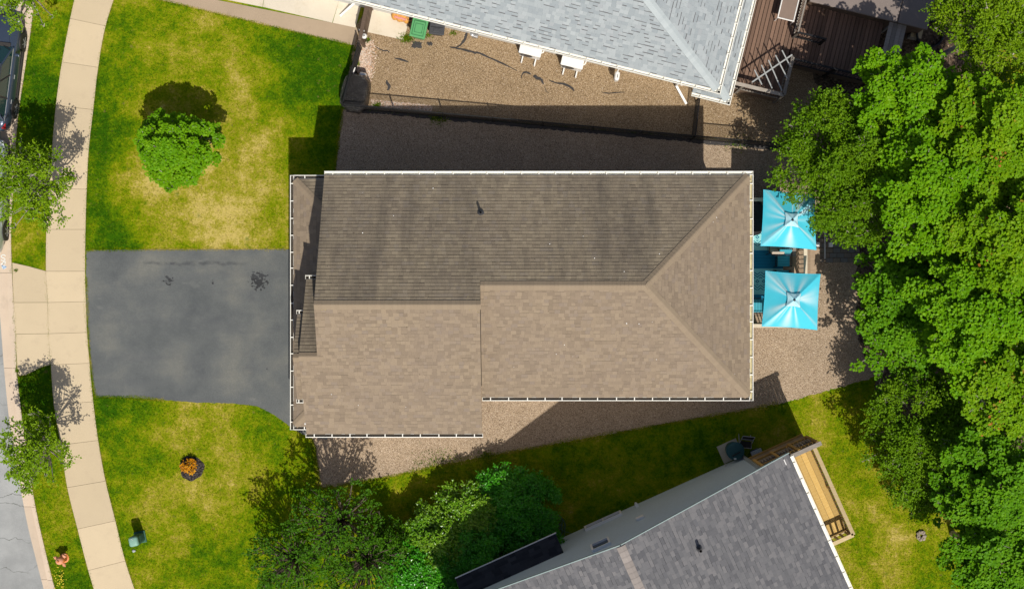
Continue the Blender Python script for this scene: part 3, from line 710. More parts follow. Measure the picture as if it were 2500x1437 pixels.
# caps
rf.cap_line(P(XL+3,yl,zt(yl)), P(XS,yl,zt(yl)), MAT['cap_tan'], .16, s); rf.cap_line(P(XS,yr,zt(yr)), P(xh,yr,zt(yr)), MAT['cap_tan'], .16, s)
rf.cap_line(P(XR-3,YT+3,Z0+.03), P(xh,yr,zt(yr)), MAT['cap_tan'], .16, s*.72); rf.cap_line(P(XR-3,YBR-3,Z0+.03), P(xh,yr,zr(yr)), MAT['cap_tan'], .16, s*.72)
rf.cap_line(P(XB,YR1,z1), P(-404,YR1,z1), MAT['cap_tan'], .15, s); rf.cap_line(P(XB2,YR2,ZR2), P(-451,YR2,ZR2), MAT['cap_tan'], .15, s)
rf.cap_line(P(LX+3,LYT+3,ZG+.02), P(LW,LYT+rise,ZG+dz), MAT['cap_tan'], .15, sl*.72); rf.cap_line(P(LX+3,LYB-3,ZG+.02), P(LW,LYB-rise,ZG+dz), MAT['cap_tan'], .15, sl*.72)
# gutters
o_ = -.010
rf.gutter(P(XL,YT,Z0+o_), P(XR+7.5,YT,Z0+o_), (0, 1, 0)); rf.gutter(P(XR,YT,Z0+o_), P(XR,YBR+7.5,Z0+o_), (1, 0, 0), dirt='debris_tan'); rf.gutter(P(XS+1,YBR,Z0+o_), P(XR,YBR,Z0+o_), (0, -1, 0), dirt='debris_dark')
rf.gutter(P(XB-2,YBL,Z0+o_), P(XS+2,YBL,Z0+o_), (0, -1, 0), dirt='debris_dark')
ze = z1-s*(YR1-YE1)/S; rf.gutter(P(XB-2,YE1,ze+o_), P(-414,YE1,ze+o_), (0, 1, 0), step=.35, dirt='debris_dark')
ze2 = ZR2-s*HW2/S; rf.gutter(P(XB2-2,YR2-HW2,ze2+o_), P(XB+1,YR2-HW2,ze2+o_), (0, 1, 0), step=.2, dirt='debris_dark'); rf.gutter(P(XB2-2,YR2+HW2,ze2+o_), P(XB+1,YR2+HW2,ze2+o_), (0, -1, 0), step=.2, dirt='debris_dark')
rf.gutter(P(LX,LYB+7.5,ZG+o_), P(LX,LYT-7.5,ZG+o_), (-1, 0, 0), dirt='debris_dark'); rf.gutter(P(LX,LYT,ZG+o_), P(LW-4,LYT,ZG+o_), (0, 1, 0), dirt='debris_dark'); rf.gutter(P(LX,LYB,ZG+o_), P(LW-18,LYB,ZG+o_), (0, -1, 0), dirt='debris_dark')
rf.finish()
# walls
sd = MAT['siding_tan']
wall_box(house, -388, 497, YT+24, YBR-24, 0, Z0-.14, sd); wall_box(house, -388, XS-20, YBR-24.5, YBL-24, 0, Z0-.14, sd)
wall_box(house, -430, -388.3, YE1+20, YBL-24, 0, Z0-.02, sd); wall_box(house, -480, -430.3, LYT+30, LYB-30, 0, 2.85, sd)
wall_box(house, -429.7, -388.4, LYT+30, YE1+19.7, 0, 2.85, sd)
gable_wall(house, [P(-389,YT+26,Z0-.14), P(-389,YBL-26,Z0-.14), P(-389,yl,zt(yl)-.22)], (.15, 0, 0), sd)
gable_wall(house, [P(-429,YE1+20,ze-.06), P(-429,YBL-28,Z0-.14), P(-429,YR1,z1-.22)], (.15, 0, 0), sd)
gable_wall(house, [P(-452,YR2-HW2+8,ZR2-s*HW2/S-.05), P(-452,YR2+HW2-8,ZR2-s*HW2/S-.05), P(-452,YR2,ZR2-.16)], (.30, 0, 0), sd)
gable_wall(house, [P(-452,YR2-HW2+8,3.3), P(-452,YR2+HW2-8,3.3), P(-452,YR2+HW2-8,ZR2-s*HW2/S-.051), P(-452,YR2-HW2+8,ZR2-s*HW2/S-.051)], (.30, 0, 0), sd)
gable_wall(house, [P(XS-22,YBR-10,Z0-.1), P(XS-22,YBL-26,Z0-.14), P(XS-22,yl,zl(yl)-.2), P(XS-22,yr,zr(yr)-.1)], (-.15, 0, 0), sd)
for x in (-250, 60, 330): window(house, P(x, YBR-24 if x > XS else YBL-24, 3.9), (0, -1, 0), 1.5, 1.2)
for x in (-250, 60, 330): window(house, P(x, YT+24, 3.9), (0, 1, 0), 1.2, 1.1)
for y in (-150, 90): window(house, P(497, y, 3.9), (1, 0, 0), 1.5, 1.2)
window(house, P(497, -60, 1.9), (1, 0, 0), 1.9, 2.0, 'patio_door')
gd = obj('garage_door', MB().box(P(-481, 130, 1.15), (.05, 2.9, 2.2)), MAT['white'], house)
for k in range(4): obj('door_panel', MB().box(P(-482.6, 130, .36+k*.54), (.03, 2.8, .48)), MAT['white'], gd)
window(house, P(-480, -90, 1.7), (-1, 0, 0), 1.4, 1.2)
dpb = MB(); 
for px_, py_ in ((-470, LYB-22), (490, YBR-20)): dpb.add([], [])
obj('downspout', MB().box(P(-455,YBL-20,2.5), (.08, .06, 4.9)), MAT['white'], house); obj('downspout', MB().box(P(492,YBR-20,2.5), (.08, .06, 4.9)), MAT['white'], house)
vp = W(1173, 518, 6.55); vent_pipe(house, (vp.x, vp.y, zt(-vp.y*S)))

# droppings, lichen and wind-blown leaves on the roof
mbd = [MB(), MB(), MB()]
for k in range(150):
    X = random.uniform(XL+10, XR-20); Y = random.uniform(YT+10, YBL-10) if X < XS-6 else random.uniform(YT+10, YBR-10)
    south = (yl if X < XS else yr); z = zt(Y) if Y < south else (zl(Y) if X < XS else zr(Y))
    z = min(z, Z0+s*(XR-X)/S); kind = 0 if random.random() < .25 else (1 if random.random() < .45 else 2)
    if kind == 1: X = random.choice((XL+random.uniform(5, 60), XS-random.uniform(2, 30))); Y = yl+random.gauss(0, 9); z = zt(Y) if Y < yl else zl(Y)
    c = P(X, Y, z+.028); r_ = random.uniform(.006, .020); a0 = random.uniform(0, 6)
    mbd[kind].add([c+Vector((r_*random.uniform(.5, 1.3)*math.cos(a0+a), r_*random.uniform(.5, 1.3)*math.sin(a0+a), .004*math.sin(a))) for a in (0, 1.25, 2.5, 3.8, 5.0)], [(0, 1, 2, 3, 4)])
for q_, nm_, m_ in zip(mbd, ('droppings', 'lichen', 'blown_leaves'), (MAT['white'], M_plain('yellow_lichen', (.38, .32, .10), .95, .3), M_plain('dry_leaf', (.10, .07, .045), .95, .3))):
    obj(nm_, q_, m_, house)['kind'] = 'stuff'

# ------------------------------------------------------------------ pale grey house, upper right
c0 = Vector((455/S, 438/S)); a_w = Vector((-.972, .236)).normalized(); b_w = Vector((.236, .972)).normalized()
c0h = Vector((480.6/S, 463/S)); a_h = Vector((-.970, .2433)).normalized(); b_h = Vector((.2433, .970)).normalized()
def T0(s_, t_, z=0.0):
    p = c0h+a_h*s_+b_h*t_; return Vector((p.x, p.y, z))
def T(s_, t_, z=0.0):
    p = c0+a_w*s_+b_w*t_; return Vector((p.x, p.y, z))
T_RZ = math.atan2(-a_w.y, -a_w.x)
gh = thing('grey_roof_house', 'house with pale blue grey shingle roof and a lower skirt roof at its corner', 'house', T(8, 5))
gr_ = Roof(gh, MAT['under_grey'], 8); sg = MAT['sh_grey']; e = .12; pf, pe = .60, .40; zu = 2.75; LN = 17.5; DP = 5.0
zf = zu+pf*(DP-e); sh_ = e+(zf-zu)/pe
gk = dict(wmin=.12, wmax=.27, gap_p=.36, gap=.040, butt=.012)
gr_.plane([T0(LN,e,zu), T0(e,e,zu), T0(sh_,DP,zf), T0(LN,DP,zf)], sg, **gk)
gr_.plane([T0(e,e,zu), T0(e,2*DP-e,zu), T0(sh_,DP,zf)], sg, **gk)
gr_.plane([T0(e,2*DP-e,zu), T0(LN,2*DP-e,zu), T0(LN,DP,zf), T0(sh_,DP,zf)], sg, **gk)
gr_.cap_line(T0(e+.03,e+.03,zu+.02), T0(sh_,DP,zf), MAT['cap_grey'], .17, (.30, .40)); gr_.cap_line(T0(e+.03,2*DP-e-.03,zu+.02), T0(sh_,DP,zf), MAT['cap_grey'], .17, (.40, .30)); gr_.cap_line(T0(sh_,DP,zf), T0(LN,DP,zf), MAT['cap_grey'], .17, pf)
oS, oT, wS, wT, zk, zk2 = -.42, -.10, .45, .80, 2.2, 2.5
gr_.plane([T0(oS,oT,zk), T0(oS,9.5,zk), T0(wS,9.5,zk2), T0(wS,wT,zk2)], sg, **gk)
gr_.plane([T0(1.0,oT,zk), T0(oS,oT,zk), T0(wS,wT,zk2), T0(1.0,wT,zk2)], sg, **gk)
gr_.cap_line(T0(oS+.03,oT+.03,zk+.01), T0(wS,wT,zk2), MAT['cap_grey'], .15, .25)
A2, B2 = Vector((a_h.x, a_h.y, 0)), Vector((b_h.x, b_h.y, 0))
gr_.gutter(T0(LN,e,zu-.01), T0(0,e,zu-.01), -B2); gr_.gutter(T0(e,0,zu-.01), T0(e,2*DP,zu-.01), -A2)
gr_.gutter(T0(1.0,oT,zk-.01), T0(oS-.12,oT,zk-.01), -B2); gr_.gutter(T0(oS,oT-.12,zk-.01), T0(oS,9.5,zk-.01), -A2)
gr_.finish()
def tbox(name, s0, s1, t0, t1, z0, z1, mat, parent, T=T):
    c = T((s0+s1)/2, (t0+t1)/2, (z0+z1)/2); return obj(name, MB().box(c, (abs(s1-s0), abs(t1-t0), z1-z0), rz=T_RZ), mat, parent)
tbox('wall', wS, LN-.4, .45, 2*DP-.45, 0, zu-.15, MAT['siding_white'], gh, T0)
for sp in (3, 8, 12): window(gh, T0(sp, .45, 1.75), -B2, 1.3, .9)
window(gh, T0(wS, 4.0, 1.6), -A2, 1.8, 1.4); window(gh, T0(wS, 7.5, 1.7), -A2, 1.2, .9)
gable_wall(gh, [T0(LN-.4,.45,zu-.15), T0(LN-.4,2*DP-.45,zu-.15), T0(LN-.4,DP,zf-.2)], A2*-.15, MAT['siding_white'])
for (px0, py0, px1, py1) in ((1664, 208, 1677, 252), (846, -6, 829, 37)):
    top = W(px0, py0, 2.6); low = W(px1, py1, .28)
    wallp = top+B2*.36; wallp.z = 2.35
    mb = MB(); foot = wallp.copy(); foot.z = .35
    mb.beam(top, wallp, .075, .06); mb.beam(wallp, foot, .075, .06); end = Vector((low.x, low.y, .08)); mb.beam(foot, end, .09, .07)
    obj('downspout', mb, MAT['white'], gh)

# ------------------------------------------------------------------ charcoal-roofed house, lower right
w2 = Vector((.912, .410)).normalized(); e2 = Vector((.410, -.912)).normalized()   # w2 along the gable wall, e2 along the ridge (down the picture)
def Q(u, v, z=0.0):
    """u along the gable wall, v along the ridge, in ground px"""
    p = (w2*u+e2*v)/S; return Vector((p.x, p.y, z))
W3, E3 = Vector((w2.x, w2.y, 0)), Vector((e2.x, e2.y, 0)); Q_RZ = math.atan2(w2.y, w2.x)
dh = thing('charcoal_roof_house', 'house with charcoal shingle gable roof and grey blue siding wall', 'house', Q(0, 760))
dr = Roof(dh, MAT['under_dark'], 21); dk = MAT['sh_dark']
ur, ue, ul, v0, v1, zr_, ze_ = -8.0, 412.0, -428.0, 569.0, 1300.0, 7.5, 5.0
dkw = dict(wmin=.13, wmax=.27, gap_p=.45, gap=.018, butt=.014)
dr.plane([Q(ue,v0,ze_), Q(ue,v1,ze_), Q(ur,v1,zr_), Q(ur,v0,zr_)], dk, **dkw)
dr.plane([Q(ul,v0,ze_), Q(ul,v1,ze_), Q(ur,v1,zr_), Q(ur,v0,zr_)], dk, **dkw)
capm = M_shingle('brownish_cap_shingles', [(0, (0.25, 0.22, 0.20)), (1, (0.34, 0.30, 0.275))], (0.28, 0.25, 0.23))
dr.cap_line(Q(ur,v0+2,zr_), Q(ur,v1,zr_), capm, .16, .36, expo=.2)
dr.gutter(Q(ue,v0+8,ze_-.01), Q(ue,v1,ze_-.01), W3); dr.gutter(Q(ul,v0+8,ze_-.01), Q(ul,v1,ze_-.01), -W3)
# entrance roof against the gable wall
VW = 591.0
dr.plane([Q(-135,VW-44,2.55), Q(-390,VW-44,2.55), Q(-390,VW+1,2.95), Q(-135,VW+1,2.95)], MAT['sh_black'], .2, .4, .3, .012)
dr.finish()
def fascia(a, b): return MB().beam(a, b, .03, .16)
tl = M_plain('teal_fascia', (0.30, 0.38, 0.37), .5, .05)
obj('fascia', fascia(Q(ue,v0-1.2,ze_-.05), Q(ur,v0-1.2,zr_-.05)), tl, dh); obj('fascia', fascia(Q(ul,v0-1.2,ze_-.05), Q(ur,v0-1.2,zr_-.05)), tl, dh)
obj('fascia', MB().beam(Q(-133,VW-45.5,2.52), Q(-390,VW-45.5,2.52), .03, .10), MAT['white'], dh)
sb = MAT['siding_blue']; UWR, UWL = 352.0, -402.0
zroof = lambda u: zr_-(zr_-ze_)*abs(u-ur)/420.0
mbw = [Q(UWL,VW,0), Q(UWR,VW,0), Q(UWR,VW,zroof(UWR)-.18), Q(ur,VW,zr_-.18), Q(UWL,VW,zroof(UWL)-.18)]
gable_wall(dh, mbw, E3*.2, sb)
c = Q((UWR+UWL)/2, (VW+v1-24)/2+2); obj('wall', MB().box((c.x, c.y, 2.4), ((UWR-UWL)/S-.02, (v1-24-VW)/S-.4, 4.8), rz=Q_RZ), sb, dh)
# clapboard courses on the gable wall
for k in range(1, 34):
    z = .20*k; hw = [u for u in (UWL, UWR)]
    lim = 420*(zr_-.25-z)/(zr_-ze_) if z > 4.6 else 1e9
    u0, u1 = max(UWL+1, ur-lim), min(UWR-1, ur+lim)
    if u1-u0 < 10: break
    obj('clapboard', MB().beam(Q(u0,VW-.55,z+.10), Q(u1,VW-.55,z+.10), .018, .195), sb, dh)
obj('corner_board', MB().beam(Q(UWR-2,VW-2,.0), Q(UWR-2,VW-2,zroof(UWR)-.2), .12, .12), M_plain('corner_board', (.36, .38, .37), .5, .05), dh)
window(dh, Q(-23, VW-1.2, .62), -E3, 1.62, .62); window(dh, Q(-56+8, VW-1.2, 4.55), -E3, .75, 1.0, panes=1)
obj('dryer_vent', MB().box(Q(66, VW-3.5, .55), (.13, .13, .30), rz=Q_RZ).lathe(Q(66, VW-8, .42), [(.05, 0), (.05, .25)], 10), MAT['white'], dh)
obj('vent_hood', MB().rbox(Q(58, VW-3.5, 3.05), (.32, .10, .34), .02, rz=Q_RZ), MAT['white'], dh)
obj('hose_bib', MB().lathe(Q(302, VW-4, .5), [(.03, 0), (.05, .03), (.03, .08)], 8), MAT['steel'], dh)
vp = W(1704, 1335, 6.4); uu = (vp.x*w2.x+vp.y*w2.y)*S; vent_pipe(dh, (vp.x, vp.y, zroof(uu)), .06, .45)
obj('snow_clip', MB().box(Q(396, v0+12, zroof(396)+.03), (.03, .22, .05), rz=Q_RZ), MAT['steel'], dh)
obj('step', MB().box(Q(-300, VW-20, .12), (4.0, .9, .24), rz=Q_RZ), MAT['paver_grey'], dh)
# ------------------------------------------------------------------ black fences round the side yard
def chain_fence(name, label, cat, p0, p1, h, posts, slats=None, mesh_step=.075, group=None, mid_sag=0.0):
    p0, p1 = Vector(p0), Vector(p1); p0.z = p1.z = 0; t = thing(name, label, cat, p0, group); bk = MAT['black_metal']
    d = (p1-p0); L = d.length; x = d.normalized()
    obj('top_rail', MB().tube([p0+Vector((0, 0, h)), p1+Vector((0, 0, h))], .024, 8), bk, t)
    obj('bottom_wire', MB().tube([p0+Vector((0, 0, .05)), p1+Vector((0, 0, .05))], .006, 5), bk, t)
    for k in range(posts+1):
        p = p0+x*(L*k/posts); mb = MB().tube([p, p+Vector((0, 0, h+.03))], .030, 8).lathe(p+Vector((0, 0, h+.03)), [(.034, 0), (.034, .02), (.012, .05)], 8); obj('post', mb, bk, t)
    mb = MB(); n = int((L+h)/mesh_step)
    for k in range(n):
        for sgn in (1, -1):
            a = k*mesh_step-(h if sgn > 0 else 0)
            b = a+h if sgn > 0 else a
            lo, hi = (a, b) if sgn > 0 else (k*mesh_step, k*mesh_step-h)
            za, zb = .05, h
            if lo < 0: za = .05+(0-lo)/(hi-lo)*(h-.05); lo = 0
            if hi < 0: zb = .05+(0-lo)/(hi-lo)*(h-.05) if hi != lo else h; hi = 0
            if lo > L: za = .05+(L-lo)/(hi-lo)*(h-.05); lo = L
            if hi > L: zb = .05+(L-lo)/(hi-lo)*(h-.05) if hi != lo else h; hi = L
            if abs(zb-za) < .02: continue
            q0 = p0+x*lo; q0.z = za; q1 = p0+x*hi; q1.z = zb
            mb.tube([q0, q1], .0035, 3, caps=False)
    w = obj('chain_link', mb, bk, t); w['kind'] = 'stuff'
    if slats:
        m = int(L/.10); sm = MB()
        me = MB().box((0, 0, (h-.06)/2+.05), (.088, .006, h-.12)).mesh('privacy_slat', slats); ang = math.atan2(x.y, x.x); Ms = []
        for k in range(m):
            p = p0+x*(L*(k+.5)/m); Ms.append(Matrix.Translation(p+Vector((0, 0, random.uniform(-.02, .0)))) @ Matrix.Rotation(ang+random.uniform(-.08, .08), 4, 'Z'))
        copies('privacy_slat', me, t, Ms)
    return t
fa = W(836, 254, 1.2); fb = W(1938, 353, 1.2); fc = W(874, 106, 1.2)
chain_fence('chain_link_fence', 'long black chain link fence between the two gravel side yards', 'fence', fa, fb, 1.2, 9)
chain_fence('slatted_fence', 'black slatted fence between the front lawn and the gravel yard corner', 'fence', fa+Vector((0, .03, 0)), fc, 1.2, 2, MAT['black_cloth'])
ca = W(1709, 236, 1.2); cb = W(1698, 333, 1.2)
chain_fence('cross_fence', 'short black chain link fence from the grey house corner to the long fence', 'fence', ca, cb, 1.2, 1)
# weed cloth at the long fence's foot; its dark band also paints the fence shadow
mb = MB(); vs = []; N = 220
for k in range(N+1):
    u = k/N; p = fa.lerp(fb, u); n0 = float(vnoise(np.array(u*18.0), np.array(3.3), 2.0)); n1 = float(vnoise(np.array(u*18.0), np.array(9.1), 5.0))
    top = Vector((p.x, p.y+.03, .016)); low = Vector((p.x, p.y-.05-.07*n0-.07*float(vnoise(np.array(u*18.0), np.array(5.7), 14.0)), .010)); vs += [top, low, top-Vector((0, 0, .012)), low-Vector((0, 0, .009))]
mb.add(vs, [f for k in range(N) for f in ((4*k, 4*k+1, 4*k+5, 4*k+4), (4*k+1, 4*k+3, 4*k+7, 4*k+5), (4*k+4, 4*k+6, 4*k+2, 4*k), (4*k+2, 4*k+6, 4*k+7, 4*k+3))])
tag(obj('edging_cloth', mb, MAT['weed_cloth']), 'ragged black weed cloth along the foot of the long chain link fence', 'weed cloth')
# gate
ga, gb = W(879, 96, 1.5), W(899, 2, 1.5); ga.z = gb.z = 0
gate = thing('wooden_gate', 'tall brown wooden gate between the pale concrete slabs', 'gate', ga)
d = (gb-ga); L = d.length; x = d.normalized(); nb = int(L/.14)
me = MB().box((0, 0, .80), (.13, .03, 1.45)).mesh('board', MAT['wood_brown'])
copies('board', me, gate, [Matrix.Translation(ga+x*(L*(k+.5)/nb)) @ Matrix.Rotation(math.atan2(x.y, x.x), 4, 'Z') for k in range(nb)])
obj('cap_rail', MB().beam(ga+Vector((0, 0, 1.55)), gb+Vector((0, 0, 1.55)), .15, .05), MAT['wood_brown'], gate)
for k in (ga, gb): obj('post', MB().box(k+Vector((0, 0, .78)), (.10, .10, 1.56), rz=math.atan2(x.y, x.x)), MAT['wood_brown'], gate)
obj('latch', MB().box(ga+x*.35+Vector((.0, 0, 1.50)), (.05, .22, .10), rz=math.atan2(x.y, x.x)), MAT['steel'], gate)
lp = W(889, 88, 1.15); lp.z = 0
lt = thing('globe_lamp', 'white globe lamp on a thin pole beside the brown gate', 'lamp', lp)
obj('pole', MB().tube([lp, lp+Vector((0, 0, 1.0))], .018, 8), MAT['black_metal'], lt)
obj('globe', MB().lathe(lp+Vector((0, 0, 1.0)), [(.03, 0), (.09, .03), (.115, .11), (.095, .19), (.04, .225)], 14), MAT['white'], lt, smooth=True)
obj('cap', MB().lathe(lp+Vector((0, 0, 1.215)), [(.05, 0), (.04, .02)], 10), MAT['grey_metal'], lt)

# black plastic-wrapped bulk in the fence corner
def lumpy(c, sx, sy, h, rz, seed, nz=10, na=28, power=3.2, amp=.07):
    R = Matrix.Rotation(rz, 3, 'Z'); vs = []; fs = []; r0 = random.Random(seed)
    for j in range(nz+1):
        t = j/nz; z = h*math.sin(t*PI/2)**.75; rr = (1-t**power)**(1/power) if t < 1 else 0.0
        for k in range(na):
            a = 2*PI*k/na; ca_, sa_ = math.cos(a), math.sin(a)
            q = (abs(ca_)**power+abs(sa_)**power)**(-1/power)
            f = 1+amp*(2*float(vnoise(np.array(math.cos(a)*3+seed), np.array(math.sin(a)*3+z*3), 1.6))-1)
            vs.append(Vector(c)+R @ Vector((sx*q*ca_*rr*f, sy*q*sa_*rr*f, max(0, z+amp*.6*h*(2*float(vnoise(np.array(a*2.0), np.array(t*7.0+seed), 1.3))-1)*(t > .3)))))
    for j in range(nz):
        for k in range(na): fs.append((j*na+k, j*na+(k+1) % na, (j+1)*na+(k+1) % na, (j+1)*na+k))
    return MB().add(vs, fs)
def M_wrap():
    q = NT('wrinkled_black_film'); p = q.pos('world')
    q.base((0.022, 0.020, 0.020)); q.rough(0.20); q.b.inputs['Specular IOR Level'].default_value = 0.9
    q.bump(q.noise(q.pos('world', (1, 1.6, 1)), 11, 4, 0.65), 1.0, 0.16); return q.m
wp = W(867, 226, .45); wp.z = 0
wr = thing('wrapped_bundle', 'bulky object wrapped in wrinkled black plastic in the fence corner', 'covered object', wp)
obj('cover', lumpy(wp, .55, .76, .88, -.22, 3), M_wrap(), wr, smooth=True)
sp = MB().tube([wp+Matrix.Rotation(-.22, 3, 'Z') @ Vector((x_, -.30, z_)) for x_, z_ in ((-.53, .05), (-.50, .5), (-.3, .84), (0, .90), (.3, .84), (.50, .5), (.53, .05))], .014, 6); obj('strap', sp, MAT['black_plastic'], wr)
pp = W(858, 187, .3); pp.z = 0
fp_ = thing('leaning_panel', 'dark pointed panel with a pale torn edge leaning on the slatted fence', 'panel', pp)
a_, b_, c_, d_ = W(853, 203, .1), W(866, 162, .75), W(873, 180, .30), W(872, 205, .08)
obj('panel', MB().add([a_, d_, c_, b_, a_-Vector((.02,0,.02)), d_-Vector((.02,0,.02)), c_-Vector((.02,0,.02)), b_-Vector((.02,0,.02))], [(0,1,2,3),(7,6,5,4),(0,4,5,1),(1,5,6,2),(2,6,7,3),(3,7,4,0)]), MAT['black_cloth'], fp_)
obj('torn_edge', MB().tube([W(851, 203, .16), W(853, 196, .3), W(858, 188, .45), W(862, 178, .6), W(867, 165, .78)], [.035, .05, .03, .035, .02], 5), MAT['white'], fp_)
cp = W(886, 188, .3); cp.z = 0
cn = thing('metal_canister', 'pale metal canister standing beside the black plastic bundle', 'canister', cp)
obj('body', MB().rbox(cp+Vector((0, 0, .27)), (.29, .30, .54), .05, rz=-.2), MAT['steel'], cn); obj('lid', MB().rbox(cp+Vector((0.0, -.06, .57)), (.26, .15, .06), .02, rz=-.2), MAT['white_paint'], cn)
obj('handle', MB().tube([cp+Vector((-.15, .05, .45)), cp+Vector((-.22, .05, .40)), cp+Vector((-.22, .05, .25)), cp+Vector((-.15, .05, .2))], .012, 6), MAT['black_metal'], cn)

# torn strips of weed barrier showing through the side-yard gravel
def torn(pts, widths, label, z=.012):
    mb = MB(); P_ = [np.array(p, float) for p in pts]; top = []; bot = []
    for i, p in enumerate(P_):
        d = P_[min(i+1, len(P_)-1)]-P_[max(i-1, 0)]; nrm = np.array([-d[1], d[0]])/(np.linalg.norm(d)+1e-6); w = widths[i]
        top.append(p+nrm*w*random.uniform(.5, 1.2)); bot.append(p-nrm*w*random.uniform(.5, 1.2))
    n = len(P_); zz = [z+random.uniform(0, .03) for _ in range(n)]
    vs = [Vector((W(*p).x, W(*p).y, zz[i])) for i, p in enumerate(top)]+[Vector((W(*p).x, W(*p).y, zz[i]*.6)) for i, p in enumerate(bot)]
    vs += [v-Vector((0, 0, .012)) for v in vs]
    for i in range(n-1):
        mb.add([], [])
    fs = []
    for i in range(n-1):
        fs += [(n+i, n+i+1, i+1, i), (2*n+i, 2*n+i+1, 3*n+i+1, 3*n+i), (i, i+1, 2*n+i+1, 2*n+i), (n+i+1, n+i, 3*n+i, 3*n+i+1)]
    mb.add(vs, fs); tag(obj('torn_cloth', mb, MAT['weed_cloth']), label, 'weed cloth', 'torn weed cloth strips in the side yard gravel')
def torn_patch(c, rx, ry, label):
    mb = MB(); n = 26; vs = [W(c[0], c[1], .022)]
    for k in range(n):
        a = 2*PI*k/n; f = random.uniform(.62, 1.25); p = W(c[0]+rx*f*math.cos(a), c[1]+ry*f*math.sin(a)); p.z = .009; vs.append(p)
    mb.add(vs, [(0, 1+(k+1) % n, 1+k) for k in range(n)]); tag(obj('torn_cloth', mb, MAT['weed_cloth']), label, 'weed cloth', 'torn weed cloth strips in the side yard gravel')
torn(smooth_line([(1098,115),(1112,118),(1134,122),(1160,129),(1172,131),(1198,143),(1230,157),(1262,173)], 3), [1.2,1.5,1.8,2.0,2.4,2.6,2.8,3.2,3.4,3.2,3.2,3.0,3.0,2.6,2.6,2.2,2.4,2.2,2.0,1.6,1.2,1.0], 'longest strip of torn black cloth curving through the tan gravel')
torn(smooth_line([(1110,118),(1122,112),(1130,103),(1136,92),(1139,76)], 3), [1.0,1.4,1.6,2,2.2,2.6,3,3.2,3,3.2,3.2,3.0,2.0], 'torn black cloth strip running up towards the gutter beside the grey meter')
torn_patch((1017,110), 13, 10, 'ragged black cloth patch on gravel below the green bin')
torn_patch((1050,107), 9, 5, 'small greyed cloth patch below the black bin lid')
torn(smooth_line([(916,114),(926,120),(938,125),(946,124),(951,129)], 2), [1,1.2,1.4,1.4,1.6,1.8,1.4,1.2,1], 'thin crooked cloth strip below the concrete pad')
torn(smooth_line([(963,142),(975,145),(988,149),(998,152)], 2), [.6,1.8,2.6,3.0,2.6,1.8,.6], 'short pointed cloth sliver in the open tan gravel')
torn(smooth_line([(944,196),(946,204),(950,213),(946,221)], 2), [.8,2.6,4.0,4.6,5.0,4.0,1.5], 'triangular black cloth scrap near the plastic bundle')
torn(smooth_line([(1272,192),(1276,180),(1284,177),(1296,182)], 2), [1,1.6,2.0,2.4,2.4,3,2], 'hooked black cloth strip below the left heat pump')
torn(smooth_line([(1302,186),(1312,190),(1322,195),(1327,206)], 2), [3,4.6,5,5,4.4,3,1.4], 'ragged black cloth scrap between the two heat pumps')
torn(smooth_line([(1340,196),(1358,203),(1374,205),(1390,211),(1402,222)], 2), [1,1.6,1.8,2.2,2.6,3.2,3.4,3,1.8], 'frayed black cloth strip below the right heat pump')
torn(smooth_line([(1330,212),(1333,222),(1340,228)], 2), [.6,.9,.9,.8,.6], 'tiny thin cloth thread below the scrap between the heat pumps')
torn(smooth_line([(1468,225),(1484,228),(1500,227),(1526,225)], 2), [.6,1.2,1.4,1,1.2,1,.5], 'faint cloth strip below the white wall box')

# heat pumps, wall box, meter
def heat_pump():
    t = thing('heat_pump', 'white heat pump outdoor unit under the eave, nearer the two bins', 'heat pump', (0, 0, 0), 'white heat pumps along the grey house'); wm = MAT['white_paint']
    obj('casing', MB().rbox((0, 0, .52), (.84, .33, .70), .03), wm, t); obj('top_cover', MB().rbox((0, 0, .885), (.90, .37, .035), .012), wm, t)
    g = obj('fan_grille', MB().lathe((-.14, -.170, .53), [(.27, -.008), (.27, .0), (.25, .008), (.05, .012)], 20, R=Matrix.Rotation(PI/2, 3, 'X')), MAT['charcoal_plastic'], t)
    for x in (-.27, .27):
        obj('foot', MB().box((x, -.06, .14), (.05, .72, .03)).box((x, -.40, .09), (.05, .05, .16)).box((x, .28, .09), (.05, .05, .16)), wm, t)
    obj('pipe_cover', MB().tube([(.43, .05, .62), (.50, .10, .60), (.53, .22, .70), (.53, .36, .85)], .028, 8), wm, t); return t
hp = heat_pump(); p = W(1295, 126, .7); hp.location = (p.x, p.y, 0); hp.rotation_euler = (0, 0, T_RZ)
hp2 = copy_tree(hp); p = W(1397, 155, .7); hp2.location = (p.x, p.y, 0); hp2['label'] = 'white heat pump outdoor unit under the eave, nearer the white wall box'
for px, py, lab in ((0,0,''),): pass
p = W(1507, 185, .95)
wb = thing('wall_box', 'white rounded meter box hanging below the grey roof gutter', 'meter box', (p.x, p.y, 0))
obj('box', MB().rbox((p.x, p.y, .75), (.20, .36, .42), .08, rz=T_RZ+.08, seg=3), MAT['white'], wb); obj('slot', MB().box((p.x+.01, p.y-.02, .963), (.025, .13, .012), rz=T_RZ+.08), MAT['charcoal_plastic'], wb)
up = p+B2*.30; obj('conduit', MB().tube([(p.x, p.y+.15, .85), (up.x, up.y, 1.3), (up.x+.02, up.y+.12, 2.6)], .03, 8), MAT['white'], wb); obj('post', MB().box((p.x, p.y-.05, .27), (.06, .06, .54), rz=T_RZ), MAT['white'], wb)
p = W(1161, 86, .9); mt = thing('gas_meter', 'small grey gas meter with pipes below the gutter', 'gas meter', (p.x, p.y, 0))
obj('body', MB().rbox((p.x, p.y, .75), (.20, .16, .24), .03, rz=T_RZ), MAT['grey_metal'], mt); obj('regulator', MB().lathe((p.x-.14, p.y+.05, .85), [(.08, 0), (.09, .02), (.03, .05)], 12), MAT['grey_metal'], mt)
